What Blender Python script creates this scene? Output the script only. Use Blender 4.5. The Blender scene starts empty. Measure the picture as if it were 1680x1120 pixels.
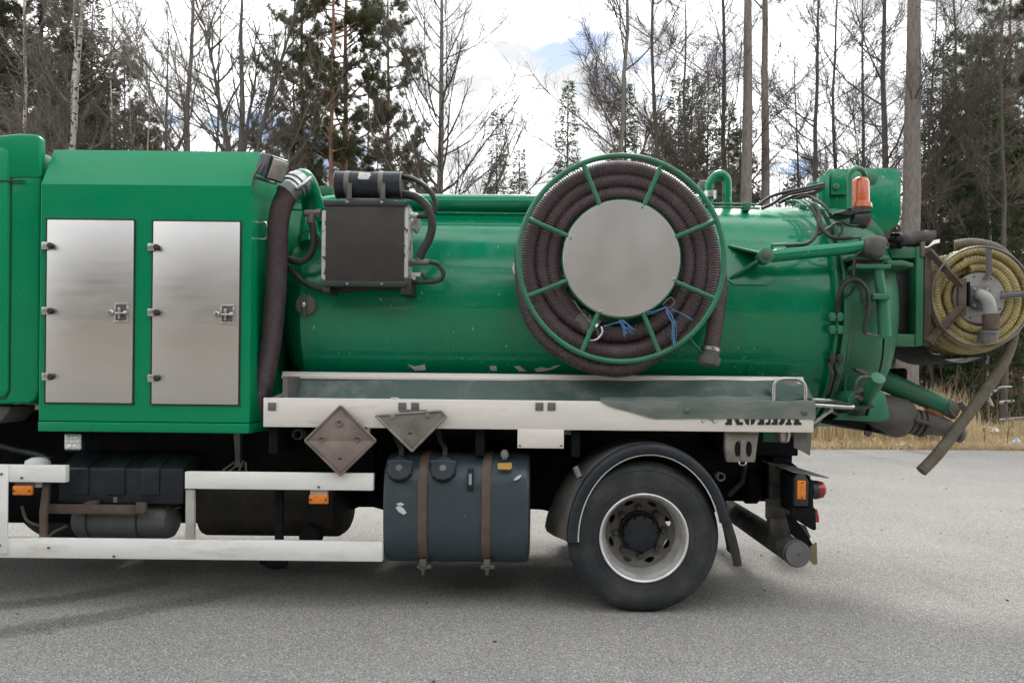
import bpy, bmesh, math, random
from mathutils import Vector, Matrix

SC = bpy.context.scene
COL = SC.collection
R = math.radians
PI = math.pi

# ------------------------------------------------------------------ camera
F, VX, VY = 1260.0, 885.0, 632.0        # focal length and optical axis, in pixels of the 1680 x 1120 photograph
D, H, ROLL = 5.14, 1.522, R(0.6)        # metres from camera to the truck's near side, eye height, camera roll
cam = bpy.data.cameras.new('camera')
cam.sensor_width = 36.0
cam.lens = F / 1680 * 36
cam.shift_x = (840 - VX) / 1680
cam.shift_y = (VY - 560) / 1680
cam.clip_start, cam.clip_end = 0.05, 2000
co = bpy.data.objects.new('camera', cam)
co.matrix_world = Matrix.Translation((0, -D, H)) @ Matrix.Rotation(R(90), 4, 'X') @ Matrix.Rotation(ROLL, 4, 'Z')
COL.objects.link(co)
SC.camera = co

# ------------------------------------------------------------------ sky, sun, exposure
SUN_EL, SUN_AZ = R(47), R(8)            # azimuth from +Y (behind the truck) towards +X
w = bpy.data.worlds.new('World'); SC.world = w; w.use_nodes = True
N, L = w.node_tree.nodes, w.node_tree.links
for n in list(N): N.remove(n)
out = N.new('ShaderNodeOutputWorld'); bg = N.new('ShaderNodeBackground')
sky = N.new('ShaderNodeTexSky'); sky.sky_type = 'NISHITA'; sky.sun_disc = False
sky.sun_elevation = SUN_EL; sky.sun_rotation = SUN_AZ
sky.air_density = 1.0; sky.dust_density = 0.6; sky.ozone_density = 0.7
tc = N.new('ShaderNodeTexCoord'); sep = N.new('ShaderNodeSeparateXYZ')
L.new(tc.outputs['Generated'], sep.inputs[0])
def wmath(op, a, b=None, c=None):
    m = N.new('ShaderNodeMath'); m.operation = op
    for i, v in enumerate((a, b, c)):
        if v is None: continue
        if isinstance(v, (int, float)): m.inputs[i].default_value = v
        else: L.new(v, m.inputs[i])
    return m.outputs[0]
zz = wmath('ADD', wmath('MAXIMUM', sep.outputs[2], 0.0), 0.22)
comb = N.new('ShaderNodeCombineXYZ')
L.new(wmath('ADD', wmath('DIVIDE', sep.outputs[0], zz), -0.50), comb.inputs[0]); L.new(wmath('DIVIDE', sep.outputs[1], zz), comb.inputs[1])
comb.inputs[2].default_value = 9.9
no = N.new('ShaderNodeTexNoise'); no.inputs['Scale'].default_value = 2.3; no.inputs['Detail'].default_value = 9; no.inputs['Roughness'].default_value = 0.55
no.inputs['Distortion'].default_value = 0.5
L.new(comb.outputs[0], no.inputs['Vector'])
cov = N.new('ShaderNodeMapRange'); cov.interpolation_type = 'SMOOTHSTEP'
cov.inputs['From Min'].default_value = 0.37; cov.inputs['From Max'].default_value = 0.44
L.new(no.outputs['Fac'], cov.inputs['Value'])
no2 = N.new('ShaderNodeTexNoise'); no2.inputs['Scale'].default_value = 4.1; no2.inputs['Detail'].default_value = 6
L.new(comb.outputs[0], no2.inputs['Vector'])
cb = N.new('ShaderNodeMapRange'); cb.inputs['From Min'].default_value = 0.34; cb.inputs['From Max'].default_value = 0.56
cb.inputs['To Min'].default_value = 6.5; cb.inputs['To Max'].default_value = 21.5
L.new(no2.outputs['Fac'], cb.inputs['Value'])
cc = N.new('ShaderNodeVectorMath'); cc.operation = 'SCALE'; cc.inputs[0].default_value = (0.97, 0.985, 1.0)
L.new(cb.outputs[0], cc.inputs['Scale'])
mx = N.new('ShaderNodeMix'); mx.data_type = 'RGBA'
L.new(cov.outputs[0], mx.inputs['Factor']); L.new(sky.outputs[0], mx.inputs[6]); L.new(cc.outputs[0], mx.inputs[7])
L.new(mx.outputs[2], bg.inputs['Color']); bg.inputs['Strength'].default_value = 0.08
L.new(bg.outputs[0], out.inputs['Surface'])

sl = bpy.data.lights.new('sun', 'SUN'); sl.energy = 2.0; sl.angle = R(15); sl.color = (1.0, 0.95, 0.88)
so = bpy.data.objects.new('sun', sl); COL.objects.link(so)
sd = Vector((math.sin(SUN_AZ) * math.cos(SUN_EL), math.cos(SUN_AZ) * math.cos(SUN_EL), math.sin(SUN_EL)))
so.rotation_euler = sd.to_track_quat('Z', 'Y').to_euler()
so.location = sd * 60

vs = SC.view_settings
vs.view_transform = 'Standard'; vs.look = 'None'; vs.gamma = 1.0; vs.use_curve_mapping = False
vs.exposure = 0.88
SC.render.engine = 'CYCLES'
SC.cycles.use_denoising = True
SC.cycles.max_bounces = 5; SC.cycles.diffuse_bounces = 3; SC.cycles.glossy_bounces = 3; SC.cycles.transmission_bounces = 3
SC.cycles.adaptive_threshold = 0.02
SC.cycles.transparent_max_bounces = 8
SC.cycles.caustics_reflective = False
SC.cycles.caustics_refractive = False

# ------------------------------------------------------------------ placing helpers
_c, _s = math.cos(ROLL), math.sin(ROLL)
def at(px, py, y=0.0):
    """the point of the place that stands y metres behind the truck's near side and is seen at pixel (px, py)"""
    dx, dy = px - VX, py - VY
    u, v = dx * _c + dy * _s, -dx * _s + dy * _c
    d = (D + y) / F
    return Vector((u * d, y, H - v * d))
def m(px, y=0.0):
    return px * (D + y) / F            # pixels -> metres at depth y

def smooth(pts, k=6, closed=False):
    pts = [Vector(p) for p in pts]; n = len(pts); res = []
    rng = range(n if closed else n - 1)
    for i in rng:
        g = (lambda j: pts[j % n]) if closed else (lambda j: pts[max(0, min(n - 1, j))])
        p0, p1, p2, p3 = g(i - 1), g(i), g(i + 1), g(i + 2)
        for t in range(k):
            t /= k
            res.append(0.5 * (2 * p1 + (p2 - p0) * t + (2 * p0 - 5 * p1 + 4 * p2 - p3) * t * t + (3 * p1 - p0 - 3 * p2 + p3) * t ** 3))
    if not closed: res.append(pts[-1])
    return res

def resample(pts, step):
    res = [pts[0].copy()]; acc = 0.0
    for a, b in zip(pts, pts[1:]):
        l = (b - a).length
        if l < 1e-9: continue
        t = step - acc
        while t <= l:
            res.append(a.lerp(b, t / l)); t += step
        acc = l - (t - step)
    return res

class MB:
    """collects shapes; build() links them as ONE mesh object"""
    def __init__(s): s.v = []; s.f = []
    def add(s, v, f):
        o = len(s.v); s.v += [tuple(p) for p in v]; s.f += [tuple(i + o for i in q) for q in f]; return s
    def box(s, x0, x1, y0, y1, z0, z1):
        v = [(x, y, z) for x in (x0, x1) for y in (y0, y1) for z in (z0, z1)]
        return s.add(v, [(0, 1, 3, 2), (4, 6, 7, 5), (0, 4, 5, 1), (2, 3, 7, 6), (0, 2, 6, 4), (1, 5, 7, 3)])
    def pb(s, a, b, c, d, y0, y1):
        """box whose near face fills the pixel rectangle a,b - c,d at depth y0"""
        ce = at((a + c) / 2, (b + d) / 2, y0); hx, hz = m(c - a, y0) / 2, m(d - b, y0) / 2
        return s.box(ce.x - hx, ce.x + hx, y0, y1, ce.z - hz, ce.z + hz)
    def prism(s, poly, y0, y1):
        n = len(poly)
        v = [(x, y0, z) for x, z in poly] + [(x, y1, z) for x, z in poly]
        return s.add(v, [tuple(range(n)), tuple(range(2 * n - 1, n - 1, -1))] + [(i, (i + 1) % n, n + (i + 1) % n, n + i) for i in range(n)])
    def pp(s, poly, y0, y1):
        return s.prism([(q.x, q.z) for q in (at(a, b, y0) for a, b in poly)], y0, y1)
    def xprism(s, poly, x0, x1):
        """profile in y,z run along x"""
        n = len(poly)
        v = [(x0, y, z) for y, z in poly] + [(x1, y, z) for y, z in poly]
        return s.add(v, [tuple(range(n)), tuple(range(2 * n - 1, n - 1, -1))] + [(i, (i + 1) % n, n + (i + 1) % n, n + i) for i in range(n)])
    def tube(s, pts, r, n=10, caps=True, closed=False, flat=None):
        pts = [Vector(p) for p in pts]; k = len(pts)
        rs = r if isinstance(r, (list, tuple)) else [r] * k
        T = []
        for i in range(k):
            a = pts[i - 1] if (i or closed) else pts[0]; b = pts[(i + 1) % k] if (i < k - 1 or closed) else pts[-1]
            t = b - a; T.append(t.normalized() if t.length > 1e-9 else Vector((0, 0, 1)))
        up = Vector((0, 1, 0)) if abs(T[0].y) < 0.8 else Vector((1, 0, 0))
        nrm = (up - T[0] * up.dot(T[0])).normalized(); v = []
        for i in range(k):
            nrm = nrm - T[i] * nrm.dot(T[i])
            nrm = nrm.normalized() if nrm.length > 1e-6 else T[i].orthogonal().normalized()
            bn = T[i].cross(nrm)
            for j in range(n):
                a = 2 * PI * j / n
                w1, w2 = (1, 1) if flat is None else flat
                v.append(pts[i] + nrm * (rs[i] * w1 * math.cos(a)) + bn * (rs[i] * w2 * math.sin(a)))
        f = []
        for i in range(k if closed else k - 1):
            for j in range(n):
                a, b = i * n + j, i * n + (j + 1) % n; i2 = (i + 1) % k
                f.append((a, b, i2 * n + (j + 1) % n, i2 * n + j))
        if caps and not closed: f += [tuple(range(n - 1, -1, -1)), tuple((k - 1) * n + j for j in range(n))]
        return s.add(v, f)
    def cyl(s, a, b, r, n=20, r2=None): return s.tube([a, b], [r, r if r2 is None else r2], n)
    def lathe(s, prof, o, axis, n=32, close=False):
        """profile of (radius, distance along the axis)"""
        o = Vector(o); ax = Vector(axis).normalized(); e1 = ax.orthogonal().normalized(); e2 = ax.cross(e1); v = []; f = []
        k = len(prof)
        for r, t in prof:
            for j in range(n):
                a = 2 * PI * j / n
                v.append(o + ax * t + e1 * (r * math.cos(a)) + e2 * (r * math.sin(a)))
        for i in range(k if close else k - 1):
            for j in range(n):
                i2 = (i + 1) % k
                f.append((i * n + j, i * n + (j + 1) % n, i2 * n + (j + 1) % n, i2 * n + j))
        if not close: f += [tuple(range(n - 1, -1, -1)), tuple((k - 1) * n + j for j in range(n))]
        return s.add(v, f)
    def ball(s, o, r, n=14, sx=1, sy=1, sz=1):
        o = Vector(o); v = []; f = []; k = n // 2
        for i in range(k + 1):
            th = PI * i / k
            for j in range(n):
                a = 2 * PI * j / n
                v.append((o.x + r * sx * math.sin(th) * math.cos(a), o.y + r * sy * math.sin(th) * math.sin(a), o.z + r * sz * math.cos(th)))
        for i in range(k):
            for j in range(n): f.append((i * n + j, i * n + (j + 1) % n, (i + 1) * n + (j + 1) % n, (i + 1) * n + j))
        return s.add(v, f)
    def sheet(s, grid, th=0.0):
        """grid[i][j] of points; th gives it thickness along y (towards the back)"""
        a, b = len(grid), len(grid[0]); v = [p for row in grid for p in row]
        f = [(i * b + j, i * b + j + 1, (i + 1) * b + j + 1, (i + 1) * b + j) for i in range(a - 1) for j in range(b - 1)]
        s.add(v, f)
        if th:
            s.add([(p[0], p[1] + th, p[2]) for p in v], [q[::-1] for q in f])
            o = len(s.v) - 2 * len(v); k = len(v)
            rim = [(0, j) for j in range(b)] + [(i, b - 1) for i in range(1, a)] + [(a - 1, j) for j in range(b - 2, -1, -1)] + [(i, 0) for i in range(a - 2, 0, -1)]
            ids = [i * b + j for i, j in rim]
            for p, q in zip(ids, ids[1:] + ids[:1]): s.f.append((o + p, o + q, o + k + q, o + k + p))
        return s
    def xform(s, mat, start=0):
        s.v[start:] = [tuple(mat @ Vector(p)) for p in s.v[start:]]; return s
    def build(s, name, mat, parent=None, bevel=0.0, seg=2, sharp=38, weld=True, raw=False, flatshade=False):
        me = bpy.data.meshes.new(name); me.from_pydata(s.v, [], s.f)
        if not raw:
            bm = bmesh.new(); bm.from_mesh(me)
            if weld: bmesh.ops.remove_doubles(bm, verts=bm.verts, dist=1e-5)
            bmesh.ops.recalc_face_normals(bm, faces=bm.faces)
            if bevel:
                es = [e for e in bm.edges if len(e.link_faces) == 2 and e.calc_face_angle(0) > R(30)]
                bmesh.ops.bevel(bm, geom=es, offset=bevel, segments=seg, profile=0.5, affect='EDGES', clamp_overlap=True)
            for fc in bm.faces: fc.smooth = not flatshade
            for e in bm.edges:
                if len(e.link_faces) == 2 and e.calc_face_angle(0) > R(sharp): e.smooth = False
            bm.to_mesh(me); bm.free()
        me.materials.append(mat)
        o = bpy.data.objects.new(name, me); COL.objects.link(o)
        if parent is not None:
            o.parent = parent
            if parent.type == 'EMPTY': o.matrix_parent_inverse = Matrix.Translation(-Vector(parent.location))
        return o

def tag(o, label=None, cat=None, group=None, kind=None):
    for k, v in (('label', label), ('category', cat), ('group', group), ('kind', kind)):
        if v: o[k] = v
    return o
def empty(name, loc, label, cat, group=None):
    o = bpy.data.objects.new(name, None); COL.objects.link(o); o.location = loc
    o.empty_display_size = 0.2
    return tag(o, label, cat, group)

# ------------------------------------------------------------------ materials
def mat(name, col, rough=0.5, metal=0.0, col2=None, nscale=3.0, namt=1.0, bump=0.0, bscale=60.0, chips=None, chip_s=18.0, chip_t=0.72,
        dust=None, dust_t=(0.5, 0.8), dust_s=2.2, spec=0.5, coat=0.0, rvar=0.12, stretch=(1, 1, 1), aniso=0.0, trans=0.0, emit=0.0, alpha=1.0, rand=0.0):
    M = bpy.data.materials.new(name); M.use_nodes = True
    nt = M.node_tree; n = nt.nodes; l = nt.links; b = n['Principled BSDF']
    c = n.new('ShaderNodeTexCoord'); mp = n.new('ShaderNodeMapping'); mp.inputs['Scale'].default_value = stretch
    l.new(c.outputs['Object'], mp.inputs['Vector'])
    def noise(scale, detail=5, ro=0.55, v=mp.outputs[0]):
        x = n.new('ShaderNodeTexNoise'); x.inputs['Scale'].default_value = scale; x.inputs['Detail'].default_value = detail; x.inputs['Roughness'].default_value = ro
        l.new(v, x.inputs['Vector']); return x.outputs['Fac']
    def rng(v, a, bb, c0=0.0, c1=1.0):
        x = n.new('ShaderNodeMapRange'); x.inputs['From Min'].default_value = a; x.inputs['From Max'].default_value = bb
        x.inputs['To Min'].default_value = c0; x.inputs['To Max'].default_value = c1; l.new(v, x.inputs['Value']); return x.outputs[0]
    def mix(fac, a, bb):
        x = n.new('ShaderNodeMix'); x.data_type = 'RGBA'; l.new(fac, x.inputs['Factor'])
        for i, q in ((6, a), (7, bb)):
            if isinstance(q, tuple): x.inputs[i].default_value = (*q, 1)
            else: l.new(q, x.inputs[i])
        return x.outputs[2]
    col2 = col2 or tuple(min(1, k * 0.78) for k in col)
    n1 = noise(nscale)
    cur = mix(rng(n1, 0.5 - 0.22 / namt, 0.5 + 0.22 / namt), col, col2)
    if dust:
        dn = noise(dust_s, 7, 0.65)
        cur = mix(rng(dn, dust_t[0], dust_t[1], 0, 0.85), cur, dust)
    chipf = None
    if chips:
        chipf = rng(noise(chip_s, 3, 0.6, c.outputs['Object']), chip_t, chip_t + 0.02)
        cur = mix(chipf, cur, chips)
    if rand:
        oi = n.new('ShaderNodeObjectInfo'); hs = n.new('ShaderNodeHueSaturation')
        l.new(rng(oi.outputs['Random'], 0, 1, 1 - rand, 1 + rand), hs.inputs['Value']); l.new(rng(oi.outputs['Random'], 0, 1, 0.48, 0.52), hs.inputs['Hue'])
        l.new(cur, hs.inputs['Color']); cur = hs.outputs[0]
    l.new(cur, b.inputs['Base Color'])
    b.inputs['Metallic'].default_value = metal
    l.new(rng(noise(nscale * 2.3, 6), 0.3, 0.7, max(0.02, rough - rvar), min(1, rough + rvar)), b.inputs['Roughness'])
    b.inputs['Specular IOR Level'].default_value = spec
    b.inputs['Coat Weight'].default_value = coat; b.inputs['Coat Roughness'].default_value = 0.07
    b.inputs['Anisotropic'].default_value = aniso
    b.inputs['Transmission Weight'].default_value = trans
    b.inputs['Alpha'].default_value = alpha
    if bump:
        bp = n.new('ShaderNodeBump'); bp.inputs['Strength'].default_value = bump; bp.inputs['Distance'].default_value = 0.01
        l.new(noise(bscale, 4), bp.inputs['Height']); l.new(bp.outputs[0], b.inputs['Normal'])
    return M

GREEN = mat('green_paint', (0.0, 0.205, 0.098), 0.22, spec=0.28, col2=(0.0, 0.175, 0.080), nscale=1.3, chips=(0.42, 0.5, 0.42), chip_s=36, chip_t=0.70, coat=0.30, bump=0.02, bscale=9, dust=(0.012, 0.15, 0.082), dust_t=(0.5, 0.85), stretch=(2.2, 1, 0.7))
GREENC = mat('green_cabinet_paint', (0.0, 0.225, 0.092), 0.34, spec=0.2, col2=(0.0, 0.205, 0.088), nscale=1.1, coat=0.05, bump=0.015, bscale=6, chips=(0.4, 0.5, 0.42), chip_s=26, chip_t=0.77)
GREEND = mat('dull_green_paint', (0.012, 0.17, 0.085), 0.5, col2=(0.02, 0.125, 0.066), nscale=6, chips=(0.10, 0.09, 0.06), chip_s=22, chip_t=0.70, dust=(0.065, 0.095, 0.06), dust_t=(0.47, 0.8), dust_s=3.4, stretch=(1.6, 1.6, 0.7))
STAIN = mat('stainless_steel', (0.55, 0.535, 0.515), 0.40, 1.0, col2=(0.515, 0.51, 0.505), nscale=2.2, rvar=0.04, stretch=(0.7, 1, 4), chips=(0.66, 0.58, 0.50), chip_s=9, chip_t=0.735)
STAIN2 = mat('brushed_steel_disc', (0.58, 0.575, 0.565), 0.40, 1.0, nscale=1.5, rvar=0.03, col2=(0.52, 0.515, 0.51))
STEEL = mat('bare_steel', (0.5, 0.5, 0.5), 0.35, 1.0, nscale=14, dust=(0.2, 0.18, 0.15), dust_t=(0.5, 0.8), dust_s=12)
ALU = mat('aluminium_rail', (0.74, 0.71, 0.665), 0.5, 0.2, col2=(0.64, 0.605, 0.555), nscale=3, stretch=(0.5, 1, 3), dust=(0.30, 0.26, 0.21), dust_t=(0.58, 0.85), dust_s=3.5)
WHITE = mat('white_paint', (0.78, 0.78, 0.75), 0.42, col2=(0.70, 0.70, 0.67), nscale=4, stretch=(0.5, 1, 2), dust=(0.42, 0.36, 0.26), dust_t=(0.53, 0.78), dust_s=3.2)
WPOST = mat('grey_white_post', (0.45, 0.44, 0.41), 0.6, dust=(0.25, 0.21, 0.16), dust_s=8)
BLACK = mat('black_paint', (0.016, 0.017, 0.019), 0.5, col2=(0.03, 0.03, 0.032), nscale=8, dust=(0.06, 0.055, 0.05), dust_t=(0.55, 0.85), dust_s=5)
COOL = mat('cooler_core', (0.022, 0.018, 0.017), 0.62, col2=(0.032, 0.027, 0.025), nscale=4, bump=0.25, bscale=240)
PLAST = mat('black_plastic', (0.009, 0.013, 0.018), 0.48, spec=0.35, col2=(0.014, 0.019, 0.025), nscale=5, bump=0.08, bscale=160, dust=(0.035, 0.037, 0.04), dust_s=5)
CHASS = mat('chassis_black', (0.0035, 0.005, 0.0068), 0.8, spec=0.15, col2=(0.008, 0.0085, 0.0095), nscale=7, dust=(0.028, 0.023, 0.018), dust_t=(0.55, 0.9), dust_s=5)
RUBB = mat('black_rubber', (0.012, 0.012, 0.013), 0.6, col2=(0.024, 0.024, 0.024), nscale=10)
TYRE = mat('tyre_rubber', (0.016, 0.020, 0.0235), 0.66, spec=0.35, col2=(0.024, 0.028, 0.031), nscale=5, dust=(0.07, 0.066, 0.061), dust_t=(0.46, 0.74), dust_s=3.2, bump=0.1, bscale=90)
HOSE = mat('grey_brown_hose', (0.082, 0.055, 0.061), 0.45, col2=(0.058, 0.040, 0.046), nscale=7, dust=(0.11, 0.085, 0.08), dust_t=(0.55, 0.85), dust_s=5)
YHOSE = mat('yellow_hose', (0.40, 0.33, 0.135), 0.55, col2=(0.31, 0.25, 0.105), nscale=6, dust=(0.18, 0.15, 0.095), dust_t=(0.47, 0.74), dust_s=7)
DHOSE = mat('dirty_hose', (0.13, 0.11, 0.075), 0.7, col2=(0.085, 0.075, 0.055), nscale=9, dust=(0.18, 0.15, 0.10), dust_s=6)
TANKB = mat('blue_grey_tank_paint', (0.026, 0.043, 0.054), 0.42, col2=(0.036, 0.054, 0.065), nscale=4, chips=(0.13, 0.15, 0.17), chip_s=24, chip_t=0.72, dust=(0.07, 0.07, 0.07), dust_t=(0.55, 0.9), dust_s=4, bump=0.03, bscale=12)
RUST = mat('rusty_steel', (0.10, 0.065, 0.045), 0.85, col2=(0.06, 0.045, 0.038), nscale=12, dust=(0.16, 0.12, 0.09), dust_s=9, bump=0.2, bscale=80)
STRAP = mat('rusty_strap', (0.115, 0.075, 0.05), 0.7, col2=(0.075, 0.052, 0.04), nscale=14, dust=(0.14, 0.11, 0.085), dust_s=8)
PLAC = mat('worn_brown_plate', (0.24, 0.19, 0.167), 0.62, 0.25, col2=(0.11, 0.085, 0.075), nscale=7, dust=(0.20, 0.17, 0.15), dust_s=9, bump=0.1, bscale=50, chips=(0.3, 0.27, 0.25), chip_s=90, chip_t=0.70)
PLACL = mat('faded_pink_plate', (0.27, 0.215, 0.19), 0.6, 0.2, col2=(0.19, 0.15, 0.135), nscale=7, dust=(0.25, 0.22, 0.20), dust_s=9, bump=0.1, bscale=50, chips=(0.36, 0.33, 0.31), chip_s=90, chip_t=0.70)
PLAC2 = mat('worn_grey_plate', (0.27, 0.26, 0.23), 0.55, 0.35, col2=(0.15, 0.14, 0.125), nscale=8, dust=(0.13, 0.11, 0.09), dust_s=9, bump=0.1, bscale=50)
GREYM = mat('grey_metal', (0.16, 0.16, 0.16), 0.55, 0.3, col2=(0.11, 0.11, 0.11), nscale=9, dust=(0.12, 0.10, 0.085), dust_s=6)
AIRT = mat('air_tank_grey', (0.10, 0.105, 0.11), 0.5, col2=(0.075, 0.078, 0.08), nscale=9, dust=(0.13, 0.11, 0.09), dust_s=7, chips=(0.03, 0.03, 0.03), chip_s=40, chip_t=0.74)
DIRTM = mat('dirty_grey_metal', (0.115, 0.11, 0.10), 0.75, col2=(0.075, 0.07, 0.062), nscale=7, dust=(0.17, 0.15, 0.125), dust_s=6)
LGREY = mat('light_grey_paint', (0.33, 0.33, 0.32), 0.5, col2=(0.26, 0.26, 0.25), nscale=9, dust=(0.2, 0.17, 0.14), dust_s=8)
PALE = mat('scraped_pale_paint', (0.50, 0.50, 0.48), 0.6, chips=(0.04, 0.04, 0.04), chip_s=22, chip_t=0.58)
TARP = mat('green_grey_tarpaulin', (0.048, 0.088, 0.076), 0.55, col2=(0.068, 0.10, 0.088), nscale=5, dust=(0.24, 0.24, 0.21), dust_t=(0.50, 0.85), dust_s=5, bump=0.1, bscale=25)
TARPD = mat('dusty_tarpaulin', (0.125, 0.145, 0.13), 0.65, col2=(0.085, 0.115, 0.10), nscale=4, dust=(0.24, 0.235, 0.205), dust_t=(0.45, 0.75), dust_s=3.5, bump=0.1, bscale=25, stretch=(0.6, 1, 1.6))
AMBER = mat('amber_plastic', (0.75, 0.22, 0.02), 0.3, col2=(0.62, 0.17, 0.02), nscale=30, dust=(0.35, 0.16, 0.06), dust_t=(0.55, 0.9), dust_s=15)
ORANGE = mat('orange_beacon_plastic', (0.72, 0.13, 0.008), 0.22, col2=(0.58, 0.095, 0.008), nscale=14, trans=0.25, coat=0.4)
RED = mat('red_lamp_plastic', (0.28, 0.006, 0.012), 0.25, coat=0.4)
LENS = mat('lamp_glass', (0.50, 0.48, 0.44), 0.16, 0.55, col2=(0.35, 0.33, 0.30), nscale=25, bump=0.25, bscale=90)
LED = mat('lamp_reflector', (0.72, 0.73, 0.73), 0.25, 0.3, nscale=20)
def leaf(name, col, col2, nscale=1.1, rand=0.2, tr=0.35):
    M = mat(name, col, 0.75, col2=col2, nscale=nscale, rand=rand, spec=0.25); n = M.node_tree.nodes; l = M.node_tree.links; b = n['Principled BSDF']
    t = n.new('ShaderNodeBsdfTranslucent'); x = n.new('ShaderNodeMixShader'); x.inputs[0].default_value = tr
    l.new(b.inputs['Base Color'].links[0].from_socket, t.inputs['Color']); l.new(b.outputs[0], x.inputs[1]); l.new(t.outputs[0], x.inputs[2])
    l.new(x.outputs[0], n['Material Output'].inputs['Surface']); return M
ROPE = mat('blue_rope', (0.05, 0.16, 0.34), 0.7, col2=(0.10, 0.24, 0.42), nscale=60)
LETTER = mat('black_lettering', (0.012, 0.012, 0.013), 0.5)
STICK = mat('torn_white_sticker', (0.62, 0.62, 0.60), 0.55, dust=(0.35, 0.33, 0.30), dust_s=15)
YTAG = mat('yellow_tag', (0.55, 0.33, 0.06), 0.5)
SHEETB = mat('dark_rubber_sheet', (0.045, 0.042, 0.040), 0.6, col2=(0.07, 0.066, 0.06), nscale=7, dust=(0.15, 0.14, 0.12), dust_t=(0.5, 0.85), dust_s=6)

# ------------------------------------------------------------------ ground
EDGE = 14.3                                           # the tarmac ends here, metres behind the truck's near side
def terr(x, y):
    if y < -14: return -0.05 + 1.6 * min(1, max(0, (-y - 14) / 10)) ** 1.3
    t = max(0.0, y - EDGE)
    return -0.05 + min(0.08, t * 0.12) + 0.75 * (1 - math.exp(-(max(0, t - 0.8)) / 6.0)) + 0.010 * max(0, t - 12) + 0.10 * math.sin(x * 0.9 + y * 0.4) * min(1, t / 4)

def soil_material():
    M = bpy.data.materials.new('leaf_litter_soil'); M.use_nodes = True
    n, l = M.node_tree.nodes, M.node_tree.links; b = n['Principled BSDF']
    c = n.new('ShaderNodeTexCoord')
    a = n.new('ShaderNodeTexNoise'); a.inputs['Scale'].default_value = 0.7; a.inputs['Detail'].default_value = 9
    f = n.new('ShaderNodeTexNoise'); f.inputs['Scale'].default_value = 22; f.inputs['Detail'].default_value = 5
    r = n.new('ShaderNodeValToRGB'); e = r.color_ramp.elements
    e[0].position = 0.33; e[0].color = (0.10, 0.065, 0.035, 1); e[1].position = 0.68; e[1].color = (0.36, 0.26, 0.14, 1)
    k = e.new(0.5); k.color = (0.24, 0.165, 0.085, 1)
    x = n.new('ShaderNodeMath'); x.operation = 'MULTIPLY_ADD'; x.inputs[1].default_value = 0.55
    y = n.new('ShaderNodeMath'); y.operation = 'MULTIPLY'; y.inputs[1].default_value = 0.45
    for q in (a, f): l.new(c.outputs['Object'], q.inputs['Vector'])
    l.new(f.outputs['Fac'], y.inputs[0]); l.new(a.outputs['Fac'], x.inputs[0]); l.new(y.outputs[0], x.inputs[2])
    l.new(x.outputs[0], r.inputs['Fac']); l.new(r.outputs[0], b.inputs['Base Color']); b.inputs['Roughness'].default_value = 0.95
    bp = n.new('ShaderNodeBump'); bp.inputs['Strength'].default_value = 0.8; bp.inputs['Distance'].default_value = 0.06
    l.new(f.outputs['Fac'], bp.inputs['Height']); l.new(bp.outputs[0], b.inputs['Normal'])
    return M
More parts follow.
